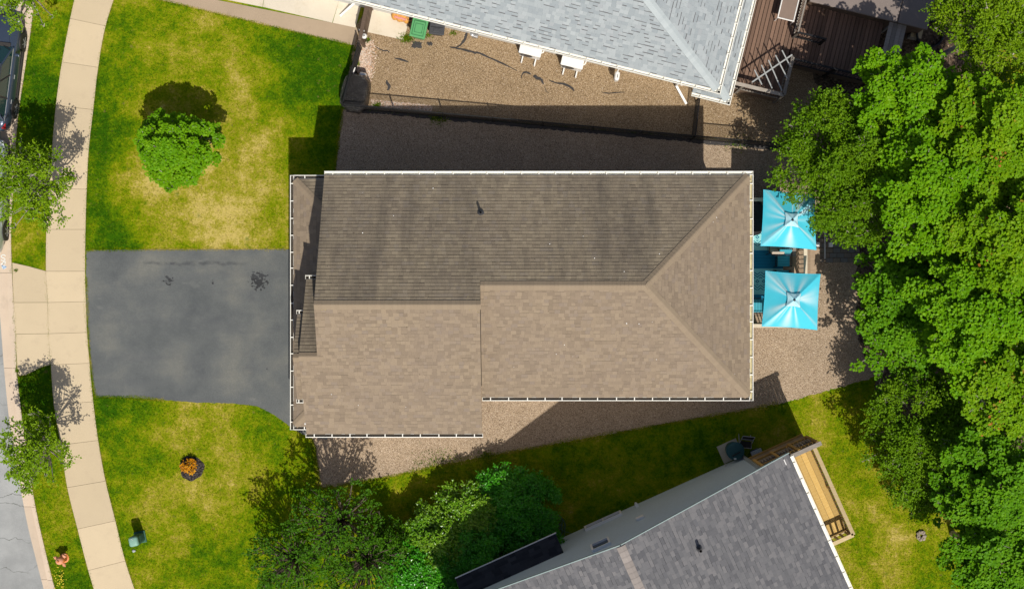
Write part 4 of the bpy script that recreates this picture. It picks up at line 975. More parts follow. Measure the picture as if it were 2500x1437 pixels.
obj('pipe', MB().tube([(p.x-.14, p.y+.05, 0), (p.x-.14, p.y+.05, .9), (p.x, p.y, .92), (p.x+.1, p.y, .9), (p.x+.1, p.y+.05, 1.2)], .02, 6), MAT['grey_metal'], mt)

# wheeled bin, tote, toy
p = W(1023, 70, .9); gbn = thing('green_bin', 'green wheeled bin with square panelled lid under the pale gutter', 'bin', (p.x, p.y, 0)); rz = T_RZ+.02
R = Matrix.Rotation(rz, 3, 'Z'); o3 = Vector((p.x, p.y, 0))
obj('body', MB().rbox(o3+Vector((0, 0, .48)), (.56, .66, .92), .06, rz=rz, taper=.80), MAT['green_plastic'], gbn)
ld = obj('lid', MB().rbox(o3+Vector((0, 0, .965)), (.64, .76, .07), .03, rz=rz).rbox(o3+R @ Vector((0, -.01, 1.005)), (.44, .54, .03), .012, rz=rz), MAT['green_plastic'], gbn)
dg = M_plain('shaded_green_groove', (.035, .15, .06), .6, .1)
for sx_, sy_, wx_, wy_ in ((0, .275, .46, .02), (0, -.295, .46, .02), (.225, -.01, .02, .57), (-.225, -.01, .02, .57), (0, .165, .31, .018), (0, -.185, .31, .018), (.15, -.01, .018, .36), (-.15, -.01, .018, .36)): obj('groove', MB().box(o3+R @ Vector((sx_, sy_, 1.021)), (wx_, wy_, .012), rz=rz), dg, ld)
obj('inset_panel', MB().rbox(o3+R @ Vector((0, -.01, 1.024)), (.28, .33, .02), .008, rz=rz), MAT['green_plastic'], ld)
obj('handle', MB().tube([o3+R @ Vector((-.25, .40, .93)), o3+R @ Vector((-.25, .46, .95)), o3+R @ Vector((.25, .46, .95)), o3+R @ Vector((.25, .40, .93))], .018, 8), MAT['green_plastic'], gbn)
for sx in (-.30, .30): obj('wheel', MB().lathe(o3+R @ Vector((sx, .28, .12)), [(.12, -.03), (.12, .03)], 14, R=R @ Matrix.Rotation(PI/2, 3, 'Y')), MAT['black_plastic'], gbn)
p = W(1067, 69, .6); o3 = Vector((p.x, p.y, 0)); bb = thing('black_bin', 'black lidded bin with raised ribs right of the green bin', 'bin', o3); rz = T_RZ+.12; R = Matrix.Rotation(rz, 3, 'Z')
obj('body', MB().rbox(o3+Vector((0, 0, .30)), (.54, .46, .58), .07, rz=rz, taper=.85), MAT['charcoal_plastic'], bb); ld = obj('lid', MB().rbox(o3+Vector((0, 0, .61)), (.62, .54, .07), .034, rz=rz, seg=3), MAT['charcoal_plastic'], bb)
obj('lid_rib', MB().box(o3+R @ Vector((0, .02, .650)), (.50, .02, .02), rz=rz), MAT['black_plastic'], ld); obj('lid_rib', MB().rbox(o3+R @ Vector((0, -.10, .655)), (.26, .15, .03), .012, rz=rz), MAT['charcoal_plastic'], ld); obj('lid_rib', MB().rbox(o3+R @ Vector((0, .13, .655)), (.22, .10, .03), .012, rz=rz), MAT['charcoal_plastic'], ld)
p = W(978, 41, .25); o3 = Vector((p.x, p.y, 0)); ty = thing('lumpy_toy', 'lumpy orange and pink toy under the gutter left of the green bin', 'toy', o3)
om = M_plain('orange_toy', (.62, .30, .07), .5, .25, 8); pm2 = M_plain('pink_toy', (.62, .26, .22), .5, .2, 8)
mb = MB()
for k in range(6): q = o3+Matrix.Rotation(T_RZ, 3, 'Z') @ Vector((-.25+.10*k, .03*math.sin(k*2.1), 0)); mb.lathe(q, [(.10, .02), (.15, .10), (.14, .22), (.08, .30), (.02, .32)], 12, sx=1, sy=1.2)
obj('bun', mb, om, ty, smooth=True); obj('filling', MB().tube([o3+Matrix.Rotation(T_RZ, 3, 'Z') @ Vector((x_, -.07+.02*math.sin(x_*30), .29)) for x_ in np.linspace(-.24, .24, 9)], .055, 7), pm2, ty, smooth=True)
p = W(1001, 44, .3); tp_ = thing('clay_pot', 'brown pot between the orange toy and the green bin', 'pot', (p.x, p.y, 0)); o3 = Vector((p.x, p.y, 0)); obj('pot', MB().lathe(o3, [(.09, 0), (.13, .28), (.14, .28), (.14, .32), (.11, .32), (.10, .25)], 14), M_plain('terracotta', (.30, .15, .07), .8, .2), tp_); obj('soil', MB().lathe(o3+Vector((0, 0, .25)), [(.105, 0), (.105, .02)], 12), MAT['mulch'], tp_)

# ------------------------------------------------------------------ decks
def railing(deck, p0, p1, z0, z1, mat, step=.12, bal=(.035, .035), cap=(.14, .035), posts=2, inset=0.0, balmat=None):
    p0, p1 = Vector(p0), Vector(p1); p0.z = p1.z = 0; d = (p1-p0); L = d.length; x = d.normalized(); ang = math.atan2(x.y, x.x)
    rl = obj('railing', MB().beam(p0+Vector((0, 0, z1-cap[1]/2)), p1+Vector((0, 0, z1-cap[1]/2)), cap[0], cap[1]), mat, deck)
    obj('lower_rail', MB().beam(p0+Vector((0, 0, z0+.10)), p1+Vector((0, 0, z0+.10)), .045, .07), mat, rl); obj('upper_rail', MB().beam(p0+Vector((0, 0, z1-cap[1]-.05)), p1+Vector((0, 0, z1-cap[1]-.05)), .045, .07), mat, rl)
    n = max(1, int(L/step)); me = MB().box((0, 0, (z0+.14+z1-.13)/2), (bal[0], bal[1], z1-z0-.28)).mesh('baluster', balmat or mat)
    b = Matrix.Translation(-wloc(deck))
    for k in range(n):
        o = bpy.data.objects.new('baluster', me); COL.objects.link(o); o.parent = rl; o.matrix_local = b @ Matrix.Translation(p0+x*(L*(k+.5)/n)) @ Matrix.Rotation(ang, 4, 'Z')
    for k in range(posts): obj('post', MB().box(p0+x*(L*(k/(posts-1) if posts > 1 else .5))+Vector((0, 0, (z1-.04)/2)), (.09, .09, z1-.05), rz=ang), mat, rl)
    return rl
# backyard deck of the house in the middle
FZ = 1.30
dk1 = thing('backyard_deck', 'wooden deck with balustrade behind the tan house under cyan umbrellas', 'deck', G(585, -70))
X0, X1, Y0, Y1 = 499, 662, -222, 74; n = 26; wpl = (Y1-Y0)/n
me = MB().box((0, 0, FZ-.02), ((X1-X0)/S, wpl/S-.008, .04)).mesh('plank', MAT['deck_wood'])
copies('plank', me, dk1, [Matrix.Translation(G((X0+X1)/2, Y0+wpl*(k+.5))) for k in range(n)])
obj('frame', MB().box(G((X0+X1)/2, (Y0+Y1)/2, FZ-.16), ((X1-X0)/S-.04, (Y1-Y0)/S-.04, .22)), MAT['deck_wood'], dk1)
for x_ in (510, 655):
    for y_ in (-215, -70, 66): obj('post', MB().box(G(x_, y_, .35), (.12, .12, .7)), MAT['deck_wood'], dk1)
railing(dk1, G(X0, -221), G(X1, -221), FZ, FZ+1.0, MAT['beige_paint'], posts=3); railing(dk1, G(X0, 73), G(X1, 73), FZ, FZ+1.0, MAT['beige_paint'], posts=3)
railing(dk1, G(X1, -2), G(X1, 71), FZ, FZ+1.0, MAT['beige_paint'], posts=2); railing(dk1, G(X1, -219), G(X1, -120), FZ, FZ+1.0, MAT['beige_paint'], posts=2)
for k in range(6):
    z = FZ-.186*(k+1); obj('stair_tread', MB().box(G(X1+8+k*14, -61, z-.02), (.29, 1.65, .04)), MAT['deck_wood'], dk1)
for y_ in (-112, -10): obj('stringer', MB().beam(G(X1+1, y_, FZ-.22), G(X1+90, y_, .03), .05, .22), MAT['deck_wood'], dk1)
railing(dk1, G(X1+26, -110), G(X1+26, -35), .1, FZ+.75, MAT['beige_paint'], posts=2, step=.16)
# rug
def M_rug():
    q = NT('woven_rug'); p = q.pos('object'); w = q.n('ShaderNodeSeparateXYZ'); q.set(w.inputs[0], p); x, y = w.outputs[0], w.outputs[1]
    per = .26; u = q.math('ABSOLUTE', q.math('SUBTRACT', q.math('FRACT', q.math('DIVIDE', q.math('ADD', x, 10), per)), .5))       # 0..0.5 triangle wave
    v = q.math('FRACT', q.math('DIVIDE', q.math('ADD', y, 10.0), 1.75))           # band repeat
    yl_ = q.math('MULTIPLY', v, 1.75)
    zz = q.math('FRACT', q.math('ADD', q.math('DIVIDE', yl_, .105), q.math('MULTIPLY', u, 1.9))); zig = q.rng(q.math('ABSOLUTE', q.math('SUBTRACT', zz, .5)), .16, .20, 1, 0)
    dy = q.math('ABSOLUTE', q.math('SUBTRACT', yl_, .52)); dd = q.math('ADD', q.math('MULTIPLY', q.math('SUBTRACT', .5, u), .24), q.math('MULTIPLY', dy, 1.0))
    dia = q.math('MULTIPLY', q.rng(dd, .030, .040, 0, 1), q.rng(dd, .075, .085, 1, 0))
    inzig = q.math('ADD', q.math('MULTIPLY', q.rng(yl_, .17, .18, 0, 1), q.rng(yl_, .40, .41, 1, 0)), q.math('MULTIPLY', q.rng(yl_, .63, .64, 0, 1), q.rng(yl_, .88, .89, 1, 0)))
    india = q.math('MULTIPLY', q.rng(yl_, .41, .42, 0, 1), q.rng(yl_, .62, .63, 1, 0))
    solid = q.rng(yl_, 1.02, 1.03, 0, 1)
    dark = q.math('ADD', q.math('MULTIPLY', zig, inzig), q.math('MULTIPLY', dia, india), True)
    st = q.rng(q.math('ABSOLUTE', q.math('SUBTRACT', q.math('FRACT', q.math('DIVIDE', yl_, .12)), .5)), .38, .42, 0, 1)
    col = q.mix(dark, (.30, .66, .66), (.012, .15, .25)); sol = q.mix(q.math('MULTIPLY', st, .6), (.012, .20, .34), (.006, .11, .21)); col = q.mix(solid, col, sol)
    q.base(col); q.rough(.95); q.bump(q.noise(p, 120, 2), .2, .004); return q.m
rc = G(575, -75, FZ+.006); rug = obj('outdoor_rug', MB().box((0, 0, 0), ((648-508)/S, 3.9, .010)), M_rug()); rug.location = rc; tag(rug, 'turquoise and blue rug with zigzag and diamond bands on the wooden deck', 'rug')

def patio_chair(label, cush, stripes):
    t = thing('patio_chair', label, 'chair', (0, 0, 0), 'patio chairs on the backyard deck'); fm = MAT['black_metal']
    obj('seat_cushion', MB().rbox((0, 0, .42), (.50, .52, .10), .035), cush, t); b = obj('back_cushion', MB().rbox((0, .30, .68), (.50, .11, .50), .04, R=Matrix.Rotation(-.25, 3, 'X')), cush, t)
    for x in (-.29, .29): obj('arm', MB().tube([(x, -.26, 0), (x, -.26, .58), (x, -.18, .63), (x, .22, .63), (x, .36, .60), (x, .40, .0)], .018, 7), fm, t)
    obj('back_frame', MB().tube([(-.27, .28, .42), (-.26, .42, .90), (-.12, .45, .95), (.12, .45, .95), (.26, .42, .90), (.27, .28, .42)], .018, 7), fm, t)
    obj('seat_frame', MB().tube([(-.29, -.24, .36), (.29, -.24, .36), (.29, .28, .36), (-.29, .28, .36), (-.29, -.24, .36)], .015, 6), fm, t)
    for k in range(4): obj('cushion_seam', MB().box((0, -.18+k*.11, .474), (.48, .012, .006)), stripes, t)
    return t
teal = M_plain('teal_cushion', (.06, .34, .42), .9, .15, 5); teald = M_plain('teal_seam', (.02, .14, .19), .9, .1); beige = M_plain('beige_cushion', (.50, .40, .32), .9, .15, 5); beiged = M_plain('beige_seam', (.3, .24, .19), .9, .1)
def place(o, px, py, z, rz): p = W(px, py, z); o.location = (p.x, p.y, FZ+.012); o.rotation_euler = (0, 0, rz)
c1 = patio_chair('patio chair with teal striped seat between the two umbrellas', teal, teald); place(c1, 1912, 634, FZ+.4, 0)
c2 = patio_chair('patio chair with beige cushion partly under the upper umbrella', beige, beiged); place(c2, 1893, 596, FZ+.4, PI)
c3 = copy_tree(c1); c3['label'] = 'patio chair with teal seat by the house wall, left of the lower umbrella'; place(c3, 1847, 746, FZ+.4, -PI/2)
c4 = copy_tree(c1); c4['label'] = 'patio chair with teal seat half hidden by the top edge of the lower umbrella'; place(c4, 1910, 676, FZ+.4, PI)
def M_stripe(name, a, b, per, axis=1):
    q = NT(name); p = q.pos('object'); w = q.n('ShaderNodeSeparateXYZ'); q.set(w.inputs[0], p)
    f = q.math('FRACT', q.math('DIVIDE', q.math('ADD', w.outputs[axis], 5), per)); q.base(q.mix(q.rng(f, .70, .74, 0, 1), a, b)); q.rough(.9); return q.m
p = W(1921, 611, FZ+.45); sdt = thing('side_table', 'small wooden side table next to the beige patio chair', 'table', (p.x+.12, p.y, FZ+.012)); o3 = Vector((p.x+.12, p.y, FZ+.012))
for k in range(3): obj('top_board', MB().box(o3+Vector((-.16+.16*k, 0, .44)), (.15, .46, .03)), MAT['grey_wood'], sdt)
for x_ in (-.2, .2):
    for y_ in (-.19, .19): obj('leg', MB().box(o3+Vector((x_, y_, .21)), (.05, .05, .42)), MAT['grey_wood'], sdt)
tw = obj('folded_towel', MB().rbox((0, 0, 0), (.22, .40, .06), .02), M_stripe('striped_towel', (.78, .80, .82), (.10, .22, .40), .11)); tw.location = o3+Vector((-.10, 0, .487)); tag(tw, 'white towel with blue stripes folded on the side table', 'towel')
p = W(1846, 530, FZ+.8); gr = thing('covered_grill', 'dark covered grill against the house wall left of the upper umbrella', 'grill', (p.x-.1, p.y, FZ+.012)); o3 = Vector((p.x-.1, p.y, FZ+.012))
obj('cover', lumpy(o3, .42, .70, 1.0, 0, 9, amp=.04), MAT['black_cloth'], gr, smooth=True); obj('lid_band', MB().box(o3+Vector((0, 0, .9)), (.30, .9, .02)), MAT['charcoal_plastic'], gr)

# umbrellas: square canopies pulled into concave edges, radial folds, a vent cap
def M_canopy():
    q = NT('cyan_canopy'); p = q.pos('object')
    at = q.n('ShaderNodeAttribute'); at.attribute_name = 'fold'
    col = q.mix(at.outputs['Fac'], (.09, .66, .84), (.74, .92, .95)); col = q.mul(col, q.math('ADD', q.math('MULTIPLY', q.math('SUBTRACT', q.noise(p, 3, 3), .5), .16), 1.0))  # light on the folds is painted into the cloth as pale streaks
    q.base(col); q.rough(.95); q.b.inputs['Specular IOR Level'].default_value = .08
    tr = q.n('ShaderNodeBsdfTranslucent'); q.set(tr.inputs['Color'], col); mx = q.n('ShaderNodeMixShader'); mx.inputs[0].default_value = .22
    out = q.t.nodes['Material Output']; q.t.links.new(q.b.outputs[0], mx.inputs[1]); q.t.links.new(tr.outputs[0], mx.inputs[2]); q.t.links.new(mx.outputs[0], out.inputs[0]); return q.m
MAT['canopy'] = M_canopy()
def canopy_mesh(corners, apex, seed, sag=.025, nr=30, ns=40):
    """corners: 4 world points; apex world point; a sheet of nr rings with radial creases"""
    r0 = random.Random(seed); vs = []; fold = []; N = 4*ns
    creases = sorted([(r0.uniform(0, N), r0.uniform(1.2, 5.5), r0.uniform(.35, 1.0), r0.uniform(.35, 1.3)) for _ in range(17)])
    for i in range(nr+1):
        t = i/nr
        for k in range(N):
            sd_, f = k//ns, (k % ns)/ns; A, B = corners[sd_], corners[(sd_+1) % 4]; e = A.lerp(B, f)
            bow = 4*f*(1-f); mid = (A+B)/2; inward = (Vector((apex.x, apex.y, 0))-Vector((mid.x, mid.y, 0))).normalized()
            e = e+inward*.032*bow; q = apex.lerp(e, t)
            c = 0; fo = 0
            for (kc, wd, am, rs) in creases:
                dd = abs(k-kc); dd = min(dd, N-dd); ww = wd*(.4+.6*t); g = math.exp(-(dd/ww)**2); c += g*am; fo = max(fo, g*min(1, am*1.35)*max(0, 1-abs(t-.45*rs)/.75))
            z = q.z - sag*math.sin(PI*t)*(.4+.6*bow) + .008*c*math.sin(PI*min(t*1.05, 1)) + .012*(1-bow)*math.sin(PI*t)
            vs.append(Vector((q.x, q.y, z))); fold.append(min(1, fo*.95))
    fs = []
    for i in range(nr):
        for k in range(N): fs.append((i*N+k, (i+1)*N+k, (i+1)*N+(k+1) % N, i*N+(k+1) % N))
    return vs, fs, fold
def umbrella(label, cpx, tip, seed):
    tz, ez = 3.88, 3.26
    ap = W(tip[0], tip[1], tz); t = thing('patio_umbrella', label, 'umbrella', (ap.x, ap.y, FZ+.012), 'square cyan umbrellas on the backyard deck')
    co = [W(x, y, ez) for x, y in cpx]; vs, fs, fold = canopy_mesh(co, ap-Vector((0, 0, .05)), seed)
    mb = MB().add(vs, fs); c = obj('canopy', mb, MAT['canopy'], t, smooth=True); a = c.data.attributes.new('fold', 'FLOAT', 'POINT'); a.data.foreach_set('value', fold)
    # vent cap: a small square with scalloped lobes above the opening
    cc = [ap+(q-ap)*.255 for q in co]; vs2 = []; fo2 = []; n = 12; N = 4*n
    for i in range(7):
        tt = i/6
        for k in range(N):
            sd_, f = k//n, (k % n)/n; e = cc[sd_].lerp(cc[(sd_+1) % 4], f); mid = (cc[sd_]+cc[(sd_+1) % 4])/2; b = (4*f*(1-f))**2
            e = e+(Vector((ap.x, ap.y, e.z))-Vector((mid.x, mid.y, e.z)))*.15*b; q = ap.lerp(e, tt); q = Vector((q.x, q.y, q.z+.055*(tt > 0)-.02*tt+.035*math.sin(PI*tt)*(1-b)))
            vs2.append(q); fo2.append(.55+.7*abs(math.sin(k*.9+i)*.6)*tt)
    fs2 = [(i*N+k, (i+1)*N+k, (i+1)*N+(k+1) % N, i*N+(k+1) % N) for i in range(6) for k in range(N)]
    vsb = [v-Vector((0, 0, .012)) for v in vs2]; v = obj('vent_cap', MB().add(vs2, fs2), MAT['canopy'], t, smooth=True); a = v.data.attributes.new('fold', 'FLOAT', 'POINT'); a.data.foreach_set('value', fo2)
    rim = MB()
    for k in range(N): 
        if k % 2 == 0: rim.tube([vs2[6*N+k], vs2[6*N+(k+2) % N]], .004, 4, caps=False)
    obj('vent_hem', rim, M_plain('teal_hem', (.06, .38, .48), .8, .1) if 'teal_hem' not in bpy.data.materials else bpy.data.materials['teal_hem'], v)
    obj('finial', MB().lathe(ap+Vector((0, 0, .03)), [(.045, 0), (.05, .03), (.03, .06), (.012, .09)], 10), MAT['charcoal_plastic'], t)
    obj('pole', MB().tube([Vector((ap.x, ap.y, FZ+.05)), ap], .022, 8), MAT['grey_metal'], t); obj('base', MB().lathe((ap.x, ap.y, FZ+.013), [(.26, 0), (.26, .04), (.06, .07), (.05, .22)], 16), MAT['black_metal'], t)
    for q in co: obj('rib', MB().tube([ap-Vector((0, 0, .09)), q-Vector((0, 0, .025))], .010, 5), MAT['grey_metal'], t)
    for k in range(4): obj('hem', MB().tube([vs[30*160+(k*40+j) % 160] for j in range(41)], .008, 4), MAT['canopy'], t)
    # loose cord across the cloth
    idx = [(int(30*r), int(a)) for r, a in ((.98, 122), (.8, 126), (.74, 130), (.55, 138), (.50, 146), (.42, 150))] if seed == 5 else [(int(30*r), int(a)) for r, a in ((.98, 72), (.85, 78), (.70, 86), (.62, 92), (.70, 100), (.60, 108))]
    return t
U1 = [(1864,463),(1990,474),(1993,610),(1857,600)]; U2 = [(1869,661),(2003,669),(1995,805),(1860,796)]
umbrella('upper square cyan umbrella, partly hidden by tree foliage', U1, (1934.5,537), 5)
umbrella('lower square cyan umbrella, fully in view over the gravel edge', U2, (1939,732), 6)

# paver path with two small white lights
pv = bpy.data.objects.new('paver_path', None); COL.objects.link(pv); pv['kind'] = 'structure'
x_ = 1968.0; rw = 0
def brick(px0, py0, px1, py1, m):
    a, b = W(px0+.6, py0+.6), W(px1-.6, py1-.6); obj('brick', MB().box(((a.x+b.x)/2, (a.y+b.y)/2, .035+random.uniform(-.004, .004)), (b.x-a.x, a.y-b.y, .07)), m, pv)
y_ = 545
while y_ < 631:
    off = (rw % 2)*9; x_ = 1970-off
    while x_ < 2096:
        x2 = min(x_+18, 2098)
        if x2-max(x_, 1968) > 4:
            if max(x_, 1968) < 2013 < x2: 
                if 2012-max(x_, 1968) > 3: brick(max(x_, 1968), y_, 2011.6, y_+12, random.choice((MAT['paver'], MAT['paver_grey'])))
                if x2-2014.6 > 3: brick(2014.6, y_, x2, y_+12, random.choice((MAT['paver'], MAT['paver_grey'])))
            else: brick(max(x_, 1968), y_, x2, y_+12, random.choice((MAT['paver'], MAT['paver_grey'])))
        x_ += 18
    y_ += 12; rw += 1
a, b = W(1968, 545), W(2098, 632); obj('sand_bed', MB().box(((a.x+b.x)/2, (a.y+b.y)/2, .014), (b.x-a.x+.06, a.y-b.y+.06, .028)), MAT['soil'], pv)
a, b = W(2013, 545), W(2013, 632); tag(obj('white_strip', MB().beam(Vector((a.x, a.y, .05)), Vector((b.x, b.y, .05)), .035, .06), MAT['white']), 'thin white strip running across the brown paver path', 'strip')
for px, py, lab in ((1996,597,'white square light on pavers right at the upper umbrella corner'), (2028,597,'white square light on pavers in the open, farther from the umbrella')):
    p = W(px, py, .1); t = thing('path_light', lab, 'light', (p.x, p.y, .07), 'square white lights on the paver path'); obj('cap', MB().rbox(Vector((p.x, p.y, .13)), (.15, .18, .12), .015), MAT['white'], t); obj('base', MB().box(Vector((p.x, p.y, .075)), (.17, .20, .02)), MAT['grey_metal'], t)
t = thing('rolled_mat', 'rolled blue and white deck mat', 'mat', (0, 0, 0)) if False else None

# neighbour's two-level composite deck, upper right
DZ = .9
nd1 = thing('composite_deck', 'two level brown composite deck beside the pale grey house', 'deck', T(-2.6, 4))
def tplanks(s0, s1, t0, t1, n, z):
    w = abs(s1-s0)/n; me = MB().box((0, 0, z-.02), (w-.024, abs(t1-t0), .04)).mesh('plank', MAT['composite_t'])
    copies('plank', me, nd1, [Matrix.Translation(T(s0+(s1-s0)*(k+.5)/n, (t0+t1)/2)) @ Matrix.Rotation(T_RZ, 4, 'Z') for k in range(n)])
MAT['composite_t'] = M_wood('brown_deck_boards', (0.155, 0.092, 0.062), (0.22, 0.138, 0.098), rot=PI/2, stretch=7, blend=.6)
tplanks(.40, -2.85, 1.25, 7.5, 21, DZ); tplanks(-2.88, -6.25, 2.72, 7.5, 21, DZ-.03)
tbox('frame', .38, -2.82, 1.3, 7.4, DZ-.30, DZ-.05, MAT['wood_brown'], nd1); tbox('frame', -2.9, -6.2, 2.8, 7.4, DZ-.32, DZ-.08, MAT['wood_brown'], nd1)
for sp, tp in ((.2, 1.4), (-2.7, 1.4), (-4.5, 2.9), (-6.1, 2.9), (-6.1, 6.5), (.2, 6.5)): obj('post', MB().box(T(sp, tp, .3), (.12, .12, .6), rz=T_RZ), MAT['wood_brown'], nd1)
railing(nd1, T(.38, 1.22), T(-2.86, 1.22), DZ, DZ+1.0, MAT['grey_wood'], posts=3, balmat=MAT['black_metal'], bal=(.02, .02)); railing(nd1, T(-2.86, 1.22), T(-2.86, 2.75), DZ, DZ+1.0, MAT['grey_wood'], posts=2, balmat=MAT['black_metal'], bal=(.02, .02))
railing(nd1, T(-2.95, 2.70), T(-6.22, 2.70), DZ-.03, DZ+.95, MAT['black_metal'], posts=3, bal=(.02, .02), cap=(.07, .035))
railing(nd1, T(-2.84, 3.75), T(-3.95, 3.75), DZ, DZ+.95, MAT['black_metal'], posts=2, bal=(.02, .02), cap=(.07, .035)); railing(nd1, T(-2.84, 3.75), T(-2.84, 7.4), DZ, DZ+.95, MAT['grey_wood'], posts=3, bal=(.03, .03), cap=(.06, .035))
tbox('skirt_board', .38, -2.84, 1.235, 1.26, .1, DZ-.05, MAT['wood_brown'], nd1); tbox('skirt_board', -2.9, -6.22, 2.735, 2.76, .1, DZ-.08, MAT['wood_brown'], nd1)
# folding drying rack over the deck corner
gm = M_plain('grey_rack_paint', (.34, .35, .34), .6, .15)
ra = W(1836, 201, 2.0); rk = thing('drying_rack', 'grey drying rack of crossed bars over the corner of the brown deck', 'drying rack', (ra.x, ra.y, DZ))
obj('cross_bar', MB().beam(W(1836,201,2.02), W(1934,134,2.02), .055, .04), gm, rk)
for a, b in (((1842,171),(1860,207)), ((1859,159),(1885,216)), ((1876,147),(1909,222)), ((1893,135),(1922,192)), ((1909,123),(1930,164))): obj('bar', MB().beam(W(*a, 2.06), W(*b, 2.06), .045, .035), gm, rk)
for q in ((1838,200),(1932,136)): p = W(*q, 2.0); obj('leg', MB().tube([Vector((p.x, p.y, DZ)), p], .02, 6), gm, rk)
# white-framed table, bench, cover, pot
wt = thing('framed_table', 'brown topped table with white metal frame on the upper deck edge', 'table', T(-2.3, 5.2, DZ))
tbox('top', -2.0, -2.6, 4.25, 6.3, 1.44, 1.47, M_plain('brown_table_top', (.22, .16, .125), .5, .15), wt)
q = [T(-1.98,4.22,1.475), T(-2.62,4.22,1.475), T(-2.62,6.33,1.475), T(-1.98,6.33,1.475)]
for k in range(4): obj('frame_rail', MB().tube([q[k], q[(k+1) % 4]], .026, 8), MAT['white_paint'], wt)
for p in q: obj('leg', MB().tube([Vector((p.x, p.y, DZ)), p], .024, 8), MAT['white_paint'], wt)
for pp_ in q: pass
bn = thing('wooden_bench', 'weathered grey plank bench at the right end of the brown deck', 'bench', T(-6.6, 4.35, DZ))
me = MB().box((0, 0, 1.38), (.165, 1.55, .04)).mesh('seat_plank', M_wood('silver_grey_planks', (.26, .22, .19), (.38, .34, .30), rot=PI/2))
copies('seat_plank', me, bn, [Matrix.Translation(T(-6.33-.175*(k+.5), 4.35)) @ Matrix.Rotation(T_RZ, 4, 'Z') for k in range(4)])
for tp in (3.75, 4.95):
    for sp in (-6.38, -6.98): obj('leg', MB().box(T(sp, tp, .68), (.08, .08, 1.34), rz=T_RZ), MAT['grey_wood'], bn)
cvm = M_plain('taupe_cover_vinyl', (.215, .175, .155), .7, .10, 2.0)
cv = thing('hot_tub', 'large hot tub with flat taupe cover in two panels behind the deck', 'hot tub', T(-5.2, 6.5))
obj('cover_panel', MB().rbox(T(-4.80, 6.55, 1.56), (3.55, 2.9, .12), .03, rz=T_RZ), cvm, cv); obj('cover_panel', MB().rbox(T(-7.20, 6.55, 1.56), (1.20, 2.9, .12), .03, rz=T_RZ), cvm, cv); obj('tub_shell', MB().rbox(T(-5.4, 6.55, .76), (4.7, 2.8, 1.46), .06, rz=T_RZ), MAT['wood_brown'], cv)
p = W(2268, 85, .5); pt = thing('round_planter', 'big round black planter beyond the bench under the trees', 'planter', (p.x, p.y, 0)); o3 = Vector((p.x, p.y, 0))
obj('pot', MB().lathe(o3, [(.40, 0), (.52, .55), (.56, .6), (.56, .68), (.50, .68), (.46, .5)], 22), MAT['black_plastic'], pt); obj('soil', MB().lathe(o3+Vector((0, 0, .5)), [(.47, 0), (.47, .03)], 18), MAT['soil'], pt)
p = W(2236, 82, .4); st_ = thing('pale_crate', 'pale wooden box between the grey bench and the black planter', 'box', (p.x, p.y, 0)); o3 = Vector((p.x, p.y, 0))
obj('side', MB().box(o3+Vector((0, 0, .26)), (.40, .36, .50), rz=T_RZ), MAT['grey_wood'], st_); obj('lid', MB().box(o3+Vector((0, 0, .53)), (.44, .40, .03), rz=T_RZ), M_plain('pale_lid', (.45, .36, .22), .8, .2), st_)

# deck, privacy wall and clutter of the charcoal-roofed house
FD, RT, PT = 2.0, 2.95, 3.9
d3 = thing('lumber_deck', 'new yellow lumber deck with privacy wall beside the charcoal roof', 'deck', Q(450, 700))
nb = 10; u0, u1, va, vb = 356.0, 490.0, 598.0, 826.0; wb_ = (u1-u0)/nb
nwm = MAT['nw_t'] = M_wood('new_lumber_boards', (0.50, 0.30, 0.075), (0.68, 0.49, 0.19), rot=PI/2, stretch=12, scale=2.0); amb = M_wood('fresh_amber_board', (.55, .31, .05), (.66, .41, .10), rot=PI/2, stretch=12, scale=2.0, blend=.5)
me = MB().box((0, 0, FD-.02), (wb_/S-.010, (vb-va)/S, .04)).mesh('plank', nwm); me2 = MB().box((0, 0, FD-.02), (wb_/S-.010, (vb-va)/S, .04)).mesh('plank', amb)
for k in range(nb): copies('plank', me2 if k == 5 else me, d3, [Matrix.Translation(Q(u0+wb_*(k+.5), (va+vb)/2, random.uniform(-.003, .003))) @ Matrix.Rotation(Q_RZ, 4, 'Z')])
c = Q((u0+u1)/2, (va+vb)/2, FD-.17); obj('frame', MB().box(c, ((u1-u0)/S-.05, (vb-va)/S-.05, .24), rz=Q_RZ), MAT['deck_wood'], d3)
for u in (365, 485):
    for v in (604, 715, 820): obj('post', MB().box(Q(u, v, .86), (.14, .14, 1.72), rz=Q_RZ), MAT['amber_wood'], d3)
railing(d3, Q(u1, va+4), Q(u1, vb), FD, RT, MAT['rail_wood'], posts=3, cap=(.15, .04), step=.13); railing(d3, Q(u1, vb), Q(u0+40, vb), FD, RT, MAT['rail_wood'], posts=2, cap=(.15, .04), step=.20, bal=(.085, .04))
pvb = obj('privacy_wall', MB().beam(Q(355,591,PT), Q(499,591,PT), .16, .045), MAT['grey_wood'], d3)
me = MB().box((0, 0, (PT+.9)/2), (.145, .025, PT-.9-.06)).mesh('privacy_board', MAT['deck_wood']); n = 15; b0 = Matrix.Translation(-wloc(d3))
for k in range(n):
    o = bpy.data.objects.new('privacy_board', me); COL.objects.link(o); o.parent = pvb; o.matrix_local = b0 @ Matrix.Translation(Q(358+137*(k+.5)/n, 592)) @ Matrix.Rotation(Q_RZ, 4, 'Z')
for u in (358, 402, 447, 492): obj('wall_post', MB().box(Q(u, 587.0, (PT+2.0)/2), (.10, .10, PT-2.02), rz=Q_RZ), MAT['amber_wood'], pvb)
for z in (1.1, 2.0, 3.3): obj('wall_rail', MB().beam(Q(356,589.2,z), Q(496,589.2,z), .07, .10), MAT['amber_wood'], pvb)
